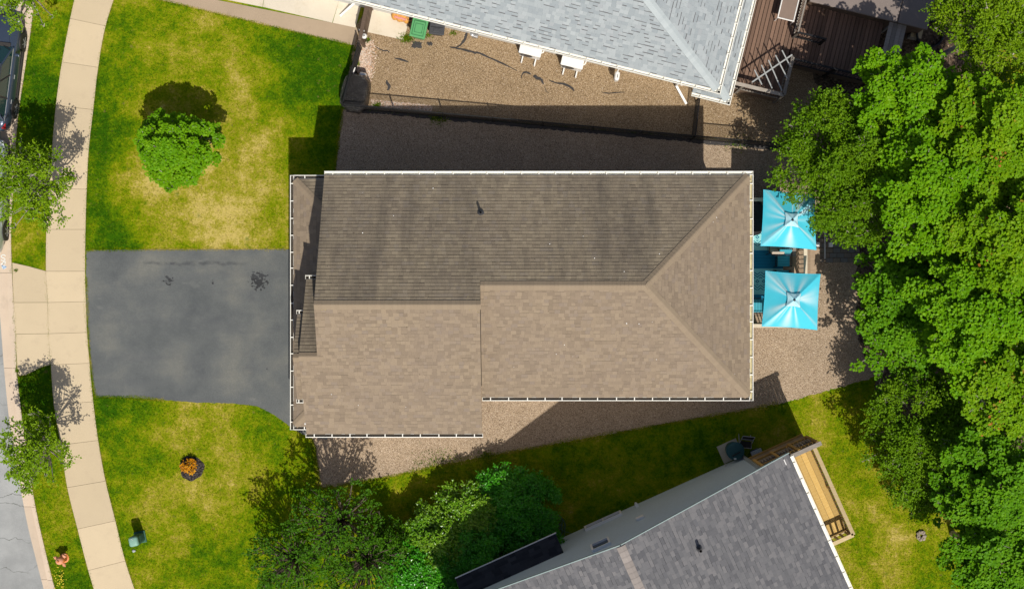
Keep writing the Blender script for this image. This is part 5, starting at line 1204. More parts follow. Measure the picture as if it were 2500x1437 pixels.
for k in range(19): obj('wall_block', MB().box(Q(362+7.0*k, 588.2, 2.75), (.055, .06, .5), rz=Q_RZ), MAT['grey_wood'], pvb)
p = W(1782, 1100, .03); tag(obj('paving_slab', MB().box((p.x, p.y, .03), (.85, .75, .06), rz=Q_RZ+.0), M_concrete('pale_slab', (.42, .40, .33), (.25, .24, .18))), 'pale square paving slab under the dark green drum', 'slab')
p = W(1795, 1100, .7); co_ = thing('compost_drum', 'dark teal round compost drum beside the blue grey wall', 'compost bin', (p.x, p.y, .06)); o3 = Vector((p.x, p.y, .06)); dt = M_plain('dark_teal_plastic', (.018, .075, .085), .45, .12)
obj('body', MB().lathe(o3, [(.30, 0), (.36, .62), (.34, .66)], 24), dt, co_); ld = obj('lid', MB().lathe(o3+Vector((0, 0, .66)), [(.365, 0), (.36, .03), (.25, .07), (.05, .085)], 24), dt, co_); obj('handle', MB().beam(o3+Vector((-.14, -.20, .755)), o3+Vector((.18, -.02, .755)), .05, .04), MAT['black_plastic'], ld); obj('latch', MB().box(o3+Vector((-.02, -.30, .71)), (.10, .06, .05)), MAT['steel'], ld)
p = W(1822, 1078, .5); lc = thing('folding_chair', 'black framed folding chair on grass beside the compost drum', 'chair', (p.x, p.y, 0)); o3 = Vector((p.x, p.y, 0)); R = Matrix.Rotation(-.1, 3, 'Z'); L_ = lambda x, y, z: o3+R @ Vector((x, y, z)); gm2 = M_plain('pale_grey_tube', (.33, .33, .36), .4, .1)
for x_ in (-.24, .24): obj('leg', MB().tube([L_(x_, -.30, 0), L_(x_, -.05, .45), L_(x_, .26, .92)], .014, 6), gm2, lc); obj('leg', MB().tube([L_(x_, .25, 0), L_(x_, -.25, .45)], .014, 6), gm2, lc)
for y_, z_ in ((-.25, .45), (.12, .72), (.26, .92)): obj('cross_tube', MB().tube([L_(-.24, y_, z_), L_(.24, y_, z_)], .014, 6), gm2, lc)
obj('seat', MB().add([L_(-.22,-.24,.44), L_(.22,-.24,.44), L_(.22,.02,.43), L_(-.22,.02,.43)], [(0,1,2,3)]), MAT['black_cloth'], lc); obj('backrest', MB().add([L_(-.22,.08,.66), L_(.22,.08,.66), L_(.22,.26,.92), L_(-.22,.26,.92)], [(0,1,2,3)]), MAT['black_cloth'], lc)
p = W(1850, 1109, .62); rl_ = thing('storage_tub', 'blue storage tub with pale ribbed lid below the privacy wall', 'tub', (p.x, p.y, 0)); o3 = Vector((p.x, p.y, 0)); rz = Q_RZ
obj('body', MB().rbox(o3+Vector((0, 0, .29)), (.40, .33, .56), .03, rz=rz, taper=.85), M_plain('navy_plastic', (.015, .03, .13), .5, .1), rl_); ld = obj('lid', MB().rbox(o3+Vector((0, 0, .59)), (.46, .40, .04), .015, rz=rz), M_plain('pale_grey_plastic', (.36, .39, .38), .5, .1), rl_)
for k in range(6): obj('lid_rib', MB().box(o3+Matrix.Rotation(rz, 3, 'Z') @ Vector((-.18+.072*k, 0, .615)), (.03, .36, .015), rz=rz), M_plain('pale_rib', (.45, .47, .46), .5, .1) if k == 0 else bpy.data.materials['pale_rib'], ld)

# pavers in front of the charcoal house's entrance
pe_ = bpy.data.objects.new('entrance_paving', None); COL.objects.link(pe_); pe_['kind'] = 'structure'
for i in range(19):
    for j in range(5):
        u, v = -150-i*15.5-(j % 2)*7, 585-44-8-j*11.5
        c = Q(u, v, .025+random.uniform(-.004, .004)); obj('paver', MB().box(c, (15/S-.014, 11/S-.014, .05), rz=Q_RZ), MAT['paver_grey'], pe_)

# coiled garden hose
hp_ = W(1357, 1288, .03); pts = []
for k in range(150):
    t_ = k/149; a = t_*2*PI*7.2; r = .26+.10*math.sin(a*.37+1)+.06*math.sin(a*1.3); pts.append(Vector((hp_.x+r*math.cos(a)*1.0+.10*math.sin(t_*9), hp_.y+r*math.sin(a)*1.15+.20*math.sin(t_*5.0), .02+.06*t_+.015*math.sin(k*.7))))
pts += [W(1378,1296,.03), W(1392,1300,.03), W(1400,1304,.02), W(1392,1310,.02)]
tag(obj('garden_hose', MB().tube(pts, .011, 6), M_plain('pale_green_hose', (.07, .14, .11), .5, .1)), 'coiled green garden hose on grass between the hedge and the siding', 'hose')

# ------------------------------------------------------------------ street furniture and lawn bits
def hydrant():
    p = W(154, 1364, .6); o3 = Vector((p.x, p.y, 0)); p2 = W(156, 1361, 0); o3 = Vector((p2.x+.02, p2.y, 0)); m = M_plain('hydrant_orange', (.62, .20, .055), .5, .22, 9); m2 = M_plain('hydrant_salmon', (.68, .30, .17), .55, .2, 9); t = thing('fire_hydrant', 'orange fire hydrant on the grass strip by the kerb', 'hydrant', o3)
    obj('barrel', MB().lathe(o3, [(.20, 0), (.20, .03), (.15, .05), (.125, .10), (.125, .46), (.16, .48), (.16, .53), (.135, .55)], 18), m, t, smooth=False)
    b = obj('bonnet', MB().lathe(o3+Vector((0, 0, .55)), [(.15, 0), (.145, .05), (.11, .11), (.055, .15), (.05, .16)], 18), m2, t); obj('operating_nut', MB().lathe(o3+Vector((0, 0, .71)), [(.038, 0), (.034, .05)], 5), m, b)
    for ang, r, l in ((2.75, .052, .17), (-1.0, .052, .17), (.95, .08, .15)):
        R = Matrix.Rotation(ang, 3, 'Z') @ Matrix.Rotation(PI/2, 3, 'Y'); n = obj('nozzle', MB().lathe(o3+Vector((0, 0, .38)), [(r, .08), (r, .10+l*.5), (r*1.25, .10+l*.5), (r*1.25, .10+l), (r*.5, .11+l), (r*.4, .16+l)], 10, R=R), m2, t)
hydrant()
o3 = W(343, 1310, 0); pd = thing('utility_pedestal', 'pale green rounded utility pedestal on the lawn beside the sidewalk', 'utility box', o3); gp_ = M_plain('faded_green_plastic', (.20, .36, .29), .5, .12); gd_ = M_plain('dark_green_plastic', (.035, .11, .075), .55, .15)
obj('housing', MB().rbox(o3+Vector((0, 0, .42)), (.36, .38, .84), .07, rz=.2, seg=3), gd_, pd)
obj('cap', MB().rbox(o3+Vector((0, 0, .90)), (.37, .39, .24), .09, rz=.2, seg=3), gp_, pd, smooth=True)
obj('base_ring', MB().rbox(o3+Vector((0, 0, .03)), (.46, .48, .06), .02, rz=.2), gd_, pd)
for k in range(7):
    obj('louvre', MB().box(o3+Matrix.Rotation(.2, 3, 'Z') @ Vector((.183, 0, .15+k*.08)), (.012, .28, .03), rz=.2), gd_, pd)
obj('hinge', MB().box(o3+Vector((-.04, .1, 1.022)), (.10, .02, .01), rz=-.5), MAT['steel'], pd)
p = W(326, 1344, .03); tag(obj('survey_cap', MB().lathe((p.x, p.y, 0), [(.06, 0), (.06, .03), (.03, .045)], 8).box((p.x+.05, p.y, .03), (.07, .05, .03), rz=.3), MAT['steel']), 'small shiny metal cap in the grass below the utility pedestal', 'metal cap')
# mulch ring
mc = W(468, 1142, 0); vs = []; fs = []; N, K = 40, 9
for i in range(K+1):
    r = .50*i/K
    for k in range(N):
        a = 2*PI*k/N; rr = r*(1+.05*math.sin(3*a+1)+.04*math.sin(7*a)); z = .05*math.cos(min(1, r/.5)*PI/2)+.02+.03*float(vnoise(np.array(math.cos(a)*r*9), np.array(math.sin(a)*r*9), 1.5))-(.02 if i == K else 0); vs.append((mc.x+rr*math.cos(a), mc.y+rr*math.sin(a), z))
for i in range(K):
    for k in range(N): fs.append((i*N+k, (i+1)*N+k, (i+1)*N+(k+1) % N, i*N+(k+1) % N))
tag(obj('mulch_ring', MB().add(vs, fs), MAT['mulch'], smooth=True), 'round bed of black mulch around the orange shrub', 'mulch bed')
# rocks / stump on the back lawn
sp_ = W(2248, 1306, 0); fpz = thing('fire_pit', 'small ring of pale broken rocks on a dry patch of lawn', 'fire pit', sp_); rm = M_plain('pale_rock', (.30, .25, .20), .9, .3, 6)
for k in range(7):
    a = k*.9; bm = bmesh.new(); bmesh.ops.create_icosphere(bm, subdivisions=2, radius=.085)
    for v in bm.verts: v.co *= 1+.5*(random.random()-.5)
    bm.verts.index_update(); q = sp_+Vector((.13*math.cos(a), .15*math.sin(a), .05)); obj('rock', MB().add([q+v.co for v in bm.verts], [tuple(v.index for v in f.verts) for f in bm.faces]), rm, fpz); bm.free()
# dandelions by the kerb
def blossoms(name, label, cpx, spread, n, mat, r=.02):
    V = []
    for _ in range(n):
        p = W(cpx[0]+random.gauss(0, spread[0]), cpx[1]+random.gauss(0, spread[1]), 0); z = random.uniform(.05, .12); rr = r*random.uniform(.7, 1.3)
        V.append([(p.x+rr*math.cos(a), p.y+rr*math.sin(a), z+random.uniform(-.006, .006)) for a in (0, PI/3, 2*PI/3, PI, 4*PI/3, 5*PI/3)])
    o = link_mesh(name, fast_mesh(name, np.array(V), 6, mat)); o['kind'] = 'stuff'; return o
blossoms('dandelions', '', (148, 1416), (8, 14), 60, M_plain('yellow_petals', (.62, .50, .03), .7, .2))

# ------------------------------------------------------------------ cars at the kerb
def car_paint(name, c):
    q = NT(name); q.base(c); q.rough(.28); q.b.inputs['Metallic'].default_value = .35; q.b.inputs['Coat Weight'].default_value = .6; q.b.inputs['Coat Roughness'].default_value = .05; q.b.inputs['Specular IOR Level'].default_value = .5; return q.m
glassm = NT('tinted_car_glass'); glassm.base((.008, .035, .032)); glassm.rough(.04); glassm.b.inputs['Specular IOR Level'].default_value = .9; glassm = glassm.m
tyre = M_plain('tyre_rubber', (.022, .021, .020), .85, .15); redm = M_plain('red_lens', (.45, .01, .012), .2, .05, spec=.6); lens = M_plain('clear_lens', (.65, .68, .70), .1, .05, spec=.8); trim = M_plain('dark_trim', (.035, .032, .030), .6, .1)
def make_car(label, paint):
    t = thing('parked_car', label, 'car', (0, 0, 0), 'cars parked along the kerb')
    sta = [(2.32,.55,.36,.60),(2.24,.74,.28,.72),(2.05,.84,.25,.80),(1.6,.89,.24,.90),(1.15,.905,.24,.97),(.9,.91,.24,1.00),(0,.92,.24,1.03),(-1.0,.92,.24,1.05),(-1.7,.91,.25,1.06),(-2.05,.87,.28,1.04),(-2.24,.80,.32,.98),(-2.32,.66,.40,.80)]
    prof = [(0,0),(.80,0),(.95,.10),(.985,.30),(1,.50),(.985,.72),(.955,.88),(.90,.965),(.80,1.0),(.40,1.035),(0,1.045)]
    vs = []; full = prof+[(-a, b) for a, b in prof[-2:0:-1]]; n = len(full)
    for (x, w, zb, zt_) in sta: vs += [(x, a*w, zb+b*(zt_-zb)) for a, b in full]
    fs = [(i*n+k, i*n+(k+1) % n, (i+1)*n+(k+1) % n, (i+1)*n+k) for i in range(len(sta)-1) for k in range(n)]+[tuple(range(n)), tuple(range((len(sta)-1)*n, len(sta)*n))[::-1]]
    body = obj('body', MB().add(vs, fs), paint, t, smooth=True)
    # greenhouse
    bx0, bx1, rx0, rx1, bw, rw, zb, zr0 = 1.02, -1.98, .22, -1.62, .80, .63, 1.02, 1.52
    def side(sg, xa, xb):
        f = lambda x, top: (rx0+(rx1-rx0)*x if top else bx0+(bx1-bx0)*x)
        return [(f(xa, 0), sg*bw, zb), (f(xb, 0), sg*bw, zb), (f(xb, 1), sg*rw, zr0), (f(xa, 1), sg*rw, zr0)]
    q1 = lambda P_: MB().add(P_, [(0, 1, 2, 3)])
    obj('windscreen', q1([(bx0,-bw+.05,zb),(bx0,bw-.05,zb),(rx0,rw-.04,zr0),(rx0,-rw+.04,zr0)]), glassm, t); obj('rear_window', q1([(bx1,bw-.06,zb),(bx1,-bw+.06,zb),(rx1,-rw+.05,zr0),(rx1,rw-.05,zr0)]), glassm, t)
    for sg in (1, -1):
        for xa, xb in ((.03, .36), (.385, .68), (.70, .95)): obj('side_window', q1(side(sg, xa, xb)), glassm, t)
        for x in (0.0, .372, .69, 1.0):
            a = Vector((bx0+(bx1-bx0)*x, sg*bw, zb)); b = Vector((rx0+(rx1-rx0)*x, sg*rw, zr0)); obj('pillar', MB().beam(a, b, .06, .05), paint if x in (0.0, 1.0) else trim, t)
        obj('roof_rail', MB().tube([(rx0+.0, sg*(rw-.01), zr0+.03), (-.6, sg*(rw+.01), zr0+.075), (rx1, sg*(rw-.02), zr0+.04)], .018, 6), trim, t)
        obj('window_trim', MB().beam((bx0, sg*(bw+.012), zb+.005), (bx1, sg*(bw+.012), zb+.005), .02, .025), MAT['steel'], t)
        mir = obj('door_mirror', MB().rbox((.72, sg*1.00, 1.04), (.11, .20, .14), .03), paint, t)
        for x in (-.05, -1.05): obj('door_handle', MB().beam((x, sg*.925, .86), (x-.17, sg*.925, .87), .03, .025), MAT['steel'], t)
        obj('sill', MB().beam((1.25, sg*.90, .27), (-1.35, sg*.90, .27), .06, .10), trim, t)
        obj('headlight', MB().rbox((2.07, sg*.66, .70), (.34, .28, .10), .035, rz=-sg*.35), lens, t); obj('tail_light', MB().rbox((-2.12, sg*.74, .86), (.26, .16, .22), .03, rz=sg*.2), redm, t)
        for x in (1.36, -1.36):
            obj('wheel_arch', MB().lathe((x, sg*.86, .36), [(.40, -.08), (.40, .075), (.34, .085)], 24, R=Matrix.Rotation(PI/2, 3, 'X')), trim, t)
            R = Matrix.Rotation(-sg*PI/2, 3, 'X'); wh = obj('wheel', MB().lathe((x, sg*.82, .335), [(.24, -.10), (.33, -.09), (.335, 0), (.33, .11), (.23, .13), (.22, .10)], 24, R=R), tyre, t)
            rim = MB().lathe((x, sg*.82, .335), [(.05, .13), (.07, .115)], 10, R=R)
            for k in range(6): a = k*PI/3; rim.beam(Vector((x, sg*.935, .335))+Vector((math.cos(a)*.04, 0, math.sin(a)*.04)), Vector((x, sg*.935, .335))+Vector((math.cos(a)*.22, 0, math.sin(a)*.22)), .03, .05, up=(0, 1, 0))
            obj('rim', rim, MAT['grey_metal'], wh)
    vs = []; fs = []; m = 9
    for i in range(9):
        u = i/8; x = rx0+.03+(rx1-rx0-.06)*u
        for k in range(m): v = k/(m-1)*2-1; vs.append((x, v*(rw+.02), zr0+.012+.055*(1-v*v)+.035*math.sin(PI*u)))
    for i in range(8):
        for k in range(m-1): fs.append((i*m+k, i*m+k+1, (i+1)*m+k+1, (i+1)*m+k))
    obj('roof_panel', MB().add(vs, fs), paint, t, smooth=True)
    for y in (-.38, .05, .42): obj('wiper', MB().beam((1.06, y, 1.035), (.86, y-.40, 1.145), .02, .015), MAT['black_plastic'], t) if y != .42 else None
    obj('bonnet_crease', MB().beam((2.0, .45, .865), (1.1, .62, 1.005), .015, .012), paint, t); obj('bonnet_crease', MB().beam((2.0, -.45, .865), (1.1, -.62, 1.005), .015, .012), paint, t); obj('cowl', MB().rbox((1.10, 0, 1.015), (.16, 1.35, .05), .02), trim, t)
    obj('grille', MB().rbox((2.27, 0, .56), (.10, .9, .22), .03), trim, t); return t
blue = car_paint('slate_blue_paint', (.055, .075, .115)); silv = car_paint('silver_green_paint', (.42, .48, .47))
car1 = make_car('dark slate blue car at the kerb, cut by the left edge', blue)
p = W(-13, 176, .5); car1.location = (p.x, p.y, -.105); car1.rotation_euler = (0, 0, PI/2-.125)
car2 = copy_tree(car1); car2['label'] = 'pale silver car mostly hidden under the street tree'
for ch in car2.children:
    if ch.data and ch.data.materials and ch.data.materials[0] is blue:
        ch.data = ch.data.copy(); ch.data.materials[0] = silv
p = W(-42, 478, .5); car2.location = (p.x, p.y, -.105); car2.rotation_euler = (0, 0, PI/2-.05)
# ------------------------------------------------------------------ trees, shrubs, grass
def unit(v): return v/(np.linalg.norm(v, axis=-1, keepdims=True)+1e-9)
def leaf_polys(P, D, N, L, Wd, quad=False):
    """six-point leaves: P base, D along, N normal"""
    Sd = unit(np.cross(N, D)); N2 = np.cross(D, Sd); L = L[:, None]; Wd = Wd[:, None]
    pts = [(0, 0, 0), (.30, .48, .04), (.66, .40, .0), (1, 0, -.16), (.66, -.40, .0), (.30, -.48, .04)]
    if quad: pts = [(0, 0, 0), (.45, .5, .03), (1, 0, -.12), (.45, -.5, .03)]
    return np.stack([P+D*L*a+Sd*Wd*b+N2*L*c for a, b, c in pts], axis=1)
def crown_blobs(r, R, Rz, n):
    """many small leaf masses over a dome: an upper layer with gaps, a lower layer in its shade, and tips that stick out"""
    B = []; n = int(n*3.1)
    for i in range(n):
        q = math.sqrt((i+.35)/n); a = i*2.39996+r.uniform(-.6, .6); low = r.random() < .30
        zz = Rz*(1-q*q)*r.uniform(.35, 1.0)-Rz*.30*r.random()
        if low: zz -= Rz*r.uniform(.35, .7)
        ir = 1+.10*math.sin(3*a+r.random())
        B.append((q*R*.90*ir*math.cos(a), q*R*.90*ir*math.sin(a), zz, R*r.uniform(.09, .185)*(1.2-.45*q)))
    for k in range(max(5, n//9)):
        a = r.uniform(0, 2*PI); d = R*r.uniform(.88, 1.06); B.append((d*math.cos(a), d*math.sin(a), -Rz*r.uniform(.1, .4), R*r.uniform(.06, .12)))
    return B
def tree(name, label, cat, cx, cy, Rpx, zc, Rz, kind, leaf, seed, blobs=16, dens=1.0, leaf_l=.17, group=None, bark='bark', stems=1, base=None, twigs=1.0, jit=.0, clump_r=.135):
    r = random.Random(seed); g = np.random.default_rng(seed)
    c = W(cx, cy, zc); R = Rpx*(H-zc)/F; foot = Vector((c.x, c.y, 0)) if base is None else W(base[0], base[1], 0)
    t = thing(name, label, cat, foot, group)
    B = crown_blobs(r, R, Rz, blobs); P_, D_, N_, L_ = [], [], [], []
    twig = MB(); trunk = MB(); ct = np.array(c)
    for bi, (bx, by, bz, br) in enumerate(B):
        bc = ct+np.array((bx, by, bz)); area = 4*PI*br*br
        n = max(4, int(area*dens*(19 if kind == 'maple' else 34)))
        # clump positions in the shell of the blob, thinner below
        d = unit(g.normal(size=(n, 3))); d[:, 2] = np.where(d[:, 2] < -.35, -d[:, 2], d[:, 2])
        rad = br*(.45+.62*g.random((n, 1))**.6)*(1+.25*(g.random((n, 1))-.5)); cp = bc+d*rad*np.array((1.12, 1.12, .78))
        if kind == 'maple':
            m = 8; k = np.repeat(np.arange(n), m); a = g.random(n)[k]*2*PI+np.tile(np.arange(m), n)*2*PI/m*1.0+g.normal(0, .35, n*m)
            tier = np.tile(np.array([0, 0, 0, 0, 0, 1, 1, 1]), n)
            out = np.stack([np.cos(a), np.sin(a), np.where(tier == 1, .45, -.08)+g.normal(0, .18, n*m)], 1)
            lean = np.stack([d[k, 0], d[k, 1], np.zeros(n*m)], 1)*.45
            D = unit(out+lean); base_ = cp[k]+out*np.array((1, 1, .5))*clump_r*(.25+.5*g.random((n*m, 1)))
            N = unit(np.stack([g.normal(0, .36, n*m), g.normal(0, .36, n*m)-.10, np.ones(n*m)], 1)+.25*lean); ll = leaf_l*g.uniform(.65, 1.15, n*m)
        else:
            m = 7; k = np.repeat(np.arange(n), m); ax = unit(d+g.normal(0, .45, (n, 3))+np.array((0, 0, .25)))
            s_ = np.tile(np.linspace(-.6, 1, m), n)[:, None]; base_ = cp[k]+ax[k]*s_*clump_r+g.normal(0, .02, (n*m, 3))
            D = unit(g.normal(0, 1, (n*m, 3))*np.array((1, 1, .45))+ax[k]*.6); N = unit(np.stack([g.normal(0, .5, n*m), g.normal(0, .5, n*m), np.ones(n*m)], 1)); ll = leaf_l*g.uniform(.6, 1.2, n*m)
        P_.append(base_); D_.append(D); N_.append(N); L_.append(ll)
        # limb to the blob, twigs inside it
        q0 = Vector((foot.x, foot.y, 0)).lerp(c, .35 if stems == 1 else .12); q0.z = zc*.45 if stems == 1 else .15
        e_ = Vector(bc); mid = q0.lerp(e_, .55)+Vector((r.uniform(-.15, .15), r.uniform(-.15, .15), -.15*abs(bz)))
        rb = .018+.016*R*r.uniform(.6, 1.1)
        if stems > 1: rb *= .5
        trunk.tube([q0, mid, e_], [rb, rb*.65, rb*.28], 5, caps=False)
        for j in range(int(2.6*twigs+r.random())):
            q = cp[r.randrange(n)]; twig.tube([e_-Vector((0, 0, br*.2)), e_.lerp(Vector(q), .5)+Vector((r.uniform(-.06, .06), r.uniform(-.06, .06), .02)), Vector(q)+Vector((0, 0, .11))], [.020, .013, .005], 4, caps=False)
    P = np.concatenate(P_); D = np.concatenate(D_); N = np.concatenate(N_); L = np.concatenate(L_)
    V = leaf_polys(P, D, N, L, L*(.95 if kind == 'maple' else .66), kind != 'maple')-np.array(foot)
    link_mesh('crown', fast_mesh('crown', V, V.shape[1], leaf), t)
    if stems == 1:
        h = zc*.5; rr = .05+.026*R; ctr = Vector((c.x, c.y, h)); trunk.tube([foot, foot.lerp(ctr, .5)+Vector((.03, .02, 0)), Vector((foot.x, foot.y, 0)).lerp(c, .36)+Vector((0, 0, zc*.1)), c-Vector((0, 0, Rz*.2))], [rr*1.25, rr, rr*.8, rr*.35], 8)
    obj('trunk', trunk, MAT[bark], t)
    if twig.v: obj('twigs', twig, MAT[bark], t)['kind'] = 'stuff'
    return t
mp, md, ye, fi_, sa, stl = MAT['leaf_maple'], MAT['leaf_maple_deep'], MAT['leaf_yellow'], MAT['leaf_fine'], MAT['leaf_sapling'], MAT['leaf_street']
GW = 'trees of the wood behind the houses'
tree('lawn_maple', 'small bright green maple alone on the front lawn', 'tree', 430, 362, 97, 2.6, 1.5, 'maple', mp, 1, 32, 2.2, .10, clump_r=.10)
tree('street_tree', 'street tree between sidewalk and kerb hiding the silver car', 'tree', 68, 446, 108, 3.4, 1.3, 'fine', stl, 2, 22, .70, .105, 'street trees on the kerbside grass strip', twigs=1.2, clump_r=.2)
tree('street_tree', 'street tree on the kerbside strip level with the orange shrub', 'tree', 74, 1106, 92, 3.2, 1.3, 'fine', stl, 3, 20, .70, .105, 'street trees on the kerbside grass strip', clump_r=.2)
tree('street_tree', 'street tree at the top left corner over the dark car bonnet', 'tree', 55, -28, 90, 3.4, 1.3, 'fine', stl, 4, 18, .8, .105, base=(90, -10), group= 'street trees on the kerbside grass strip', clump_r=.2)
tree('woodland_tree', 'fine leaved tree overhanging the upper cyan umbrella', 'tree', 2104, 396, 192, 4.3, 1.70, 'fine', fi_, 5, 46, 1.05, .10, GW, twigs=1.6, clump_r=.19)
tree('woodland_maple', 'bright maple reaching over the grey bench and brown deck', 'tree', 2222, 236, 130, 5.8, 1.19, 'maple', mp, 6, 28, 1.12, .118, GW)
tree('woodland_tree', 'yellowish fine leaved tree at the top, right of the black planter', 'tree', 2432, 62, 141, 5.8, 1.53, 'fine', MAT['leaf_street'], 7, 34, 0.97, .10, GW, twigs=1.3, clump_r=.19)
tree('woodland_maple', 'yellow green maple at the right edge below the top fine leaved tree', 'tree', 2440, 330, 160, 7.0, 1.53, 'maple', ye, 8, 30, 1.47, .118, GW)
tree('woodland_maple', 'vivid green maple beside the fine leaved tree over the umbrella', 'tree', 2300, 470, 176, 6.2, 1.61, 'maple', mp, 9, 34, 1.47, .118, GW)
tree('woodland_maple', 'yellow green maple at the right edge level with the two umbrellas', 'tree', 2465, 575, 160, 7.2, 1.61, 'maple', ye, 10, 30, 1.47, .118, GW)
tree('woodland_maple', 'deep green maple with shadowed gaps right of the paver path', 'tree', 2255, 715, 162, 4.2, 1.36, 'maple', md, 11, 28, 1.24, .118, GW, twigs=1.4)
tree('woodland_maple', 'bright maple at the right edge level with the lower umbrella', 'tree', 2410, 775, 176, 6.6, 1.61, 'maple', mp, 12, 34, 1.40, .118, GW, twigs=1.3)
tree('woodland_maple', 'open maple reaching left over the gravel corner', 'tree', 2212, 850, 120, 2.9, 1.10, 'maple', md, 13, 18, 0.74, .118, GW, twigs=1.8)
tree('woodland_maple', 'yellow green maple at the right edge below the lower umbrella level', 'tree', 2465, 925, 133, 6.8, 1.44, 'maple', ye, 14, 24, 1.40, .118, GW)
tree('woodland_tree', 'dark fine leaved tree leaning over the back lawn', 'tree', 2300, 1075, 184, 3.3, 1.27, 'fine', fi_, 15, 42, 1.0, .10, GW, twigs=1.7, clump_r=.20)
tree('woodland_maple', 'deep green maple at the right edge level with the lumber deck', 'tree', 2450, 1170, 139, 5.6, 1.44, 'maple', md, 16, 26, 1.40, .118, GW)
tree('woodland_maple', 'maple at the edge of the back lawn nearest the rock ring', 'tree', 2370, 1225, 94, 4.8, 1.10, 'maple', md, 17, 16, 1.47, .118, GW)
tree('woodland_maple', 'deep green maple in the bottom right corner', 'tree', 2452, 1370, 136, 5.4, 1.44, 'maple', md, 18, 26, 1.47, .118, GW)
tree('sapling', 'tall thin dark leaved sapling nearest the gravel, bottom middle', 'sapling', 812, 1290, 120, 3.5, 1.7, 'fine', sa, 19, 26, .13, .12, 'saplings left of the glossy hedge', bark='bark_dark', twigs=.25, clump_r=.22)
tree('sapling', 'thin sapling at the left end of the planting, over yellowed grass', 'sapling', 700, 1385, 105, 3.0, 1.4, 'fine', sa, 20, 22, .13, .12, 'saplings left of the glossy hedge', bark='bark_dark', twigs=.25, clump_r=.22)
tree('sapling', 'thin sapling between the other two saplings and the bright shrub', 'sapling', 880, 1390, 110, 3.4, 1.5, 'fine', sa, 21, 22, .13, .12, 'saplings left of the glossy hedge', bark='bark_dark', twigs=.25, clump_r=.22)
sh, stp = MAT['leaf_shrub'], MAT['leaf_shrub_tip']; GS = 'glossy shrubs of the hedge'
for (x, y, R_, zc, rz_, m, sd_, lab) in ((1272,1240,100,1.35,.85,sh,31,'broad dark glossy shrub nearest the garden hose'),
     (1222,1200,62,1.3,.8,sh,39,'dark glossy shrub at the top of the hedge next to the lawn in shade'), (1150,1250,84,1.4,.9,stp,32,'sunlit yellow tipped shrub at the top of the hedge'), (1068,1312,88,1.5,.9,stp,33,'sunlit yellow tipped shrub in the middle of the hedge'),
     (1185,1330,102,1.45,.9,sh,34,'dark glossy shrub between the yellow tipped shrubs and the entrance paving'), (1300,1310,72,1.1,.7,sh,35,'low dark shrub against the black entrance roof'),
     (1000,1398,92,1.5,.9,sh,36,'bright green shrub at the bottom left end of the hedge'), (1110,1408,96,1.3,.8,sh,37,'dark glossy shrub at the bottom edge beside the entrance paving'), (945,1330,60,1.6,.8,sa,38,'small shrub between the saplings and the hedge')):
    tree('shrub', lab, 'shrub', x, y, R_, zc, rz_, 'fine', m, sd_, 26, 1.7, .10, GS, bark='bark_dark', stems=3, twigs=.4, clump_r=.13)
tree('orange_shrub', 'small orange and yellow leaved shrub in the black mulch ring', 'shrub', 462, 1140, 17, .32, .20, 'fine', MAT['leaf_orange'], 40, 12, 4.2, .07, None, bark='bark_dark', stems=3, clump_r=.06)

# grass blades over the lawns in view
house_px = [[(720,440),(1830,440),(1830,970),(1160,970),(1160,1055),(745,1055)], [(860,0),(1750,215),(1805,0)], [(1450,1437),(1700,1250),(1880,1150),(1960,1180),(2060,1437)]]
EXCL = [SIDEWALK, APRON, DRIVE, GRAVEL, NGRAVEL, SOIL, NDRIVE, PAD]+house_px
NB = 620000
x = rng.uniform(-21.5, 21.5, NB); y = rng.uniform(-12.6, 12.6, NB)
px = x*S+CX; py = CY-y*S
ok = px > np.interp(py, [p[1] for p in KERB_OUT], [p[0] for p in KERB_OUT])+1.0
for Pg in EXCL: ok &= ~inpoly(px, py, [(a, b) for a, b in Pg])
ok &= ((px-468)**2+(py-1142)**2) > 27**2
edge = (vnoise(x, y, 3.0, 3, 9) > .06)
x, y = x[ok & edge], y[ok & edge]; n = len(x)
# a fringe that creeps over the edges of hard surfaces
def fringe(poly, k, inn, out, closed=False):
    P_ = np.array(poly, float); Q_ = np.roll(P_, -1, 0) if closed else P_[1:]; P_ = P_ if closed else P_[:-1]
    ln = np.hypot(*(Q_-P_).T); i = rng.choice(len(P_), k, p=ln/ln.sum()); t = rng.random(k)[:, None]; p = P_[i]+(Q_[i]-P_[i])*t
    nr = (Q_[i]-P_[i])/ln[i][:, None]; nr = np.stack([-nr[:, 1], nr[:, 0]], 1); o = rng.uniform(-inn, out, k)[:, None]*(vnoise(p[:, 0]/S, p[:, 1]/S, 2.2)[:, None]*1.6); p = p+nr*o
    return (p[:, 0]-CX)/S, (CY-p[:, 1])/S
fx, fy = [], []
for poly, k, i_, o_ in ((fr, 5000, 3, 3), (DRIVE[15:27], 4500, 3.5, 3.5), (DRIVE[0:4], 3500, 3, 3), (GRAVEL[13:26], 9000, 6, 6), (KERB_OUT, 5000, 2.5, 2.5), (fl, 4000, 2, 2), (AGG[0:4], 3500, 3, 3), ([(818,420),(822,380),(828,320),(836,266)], 1200, 4, 4), ([(42,890),(45,917),(64,914),(105,894),(124,890)], 700, 2, 2), ([(33,770),(38,815),(43,919)], 300, 1, 1), ([(780,1190),(774,1150),(766,1090),(758,1066)], 1500, 5, 5)):
    a, b = fringe(poly, k, i_, o_); fx.append(a); fy.append(b)
fx = np.concatenate(fx); fy = np.concatenate(fy)
x = np.concatenate([x, fx]); y = np.concatenate([y, fy]); n = len(x)
dr_ = dryness(x, y); dr_[-len(fx):] = np.clip(dr_[-len(fx):]+.22, 0, .95)
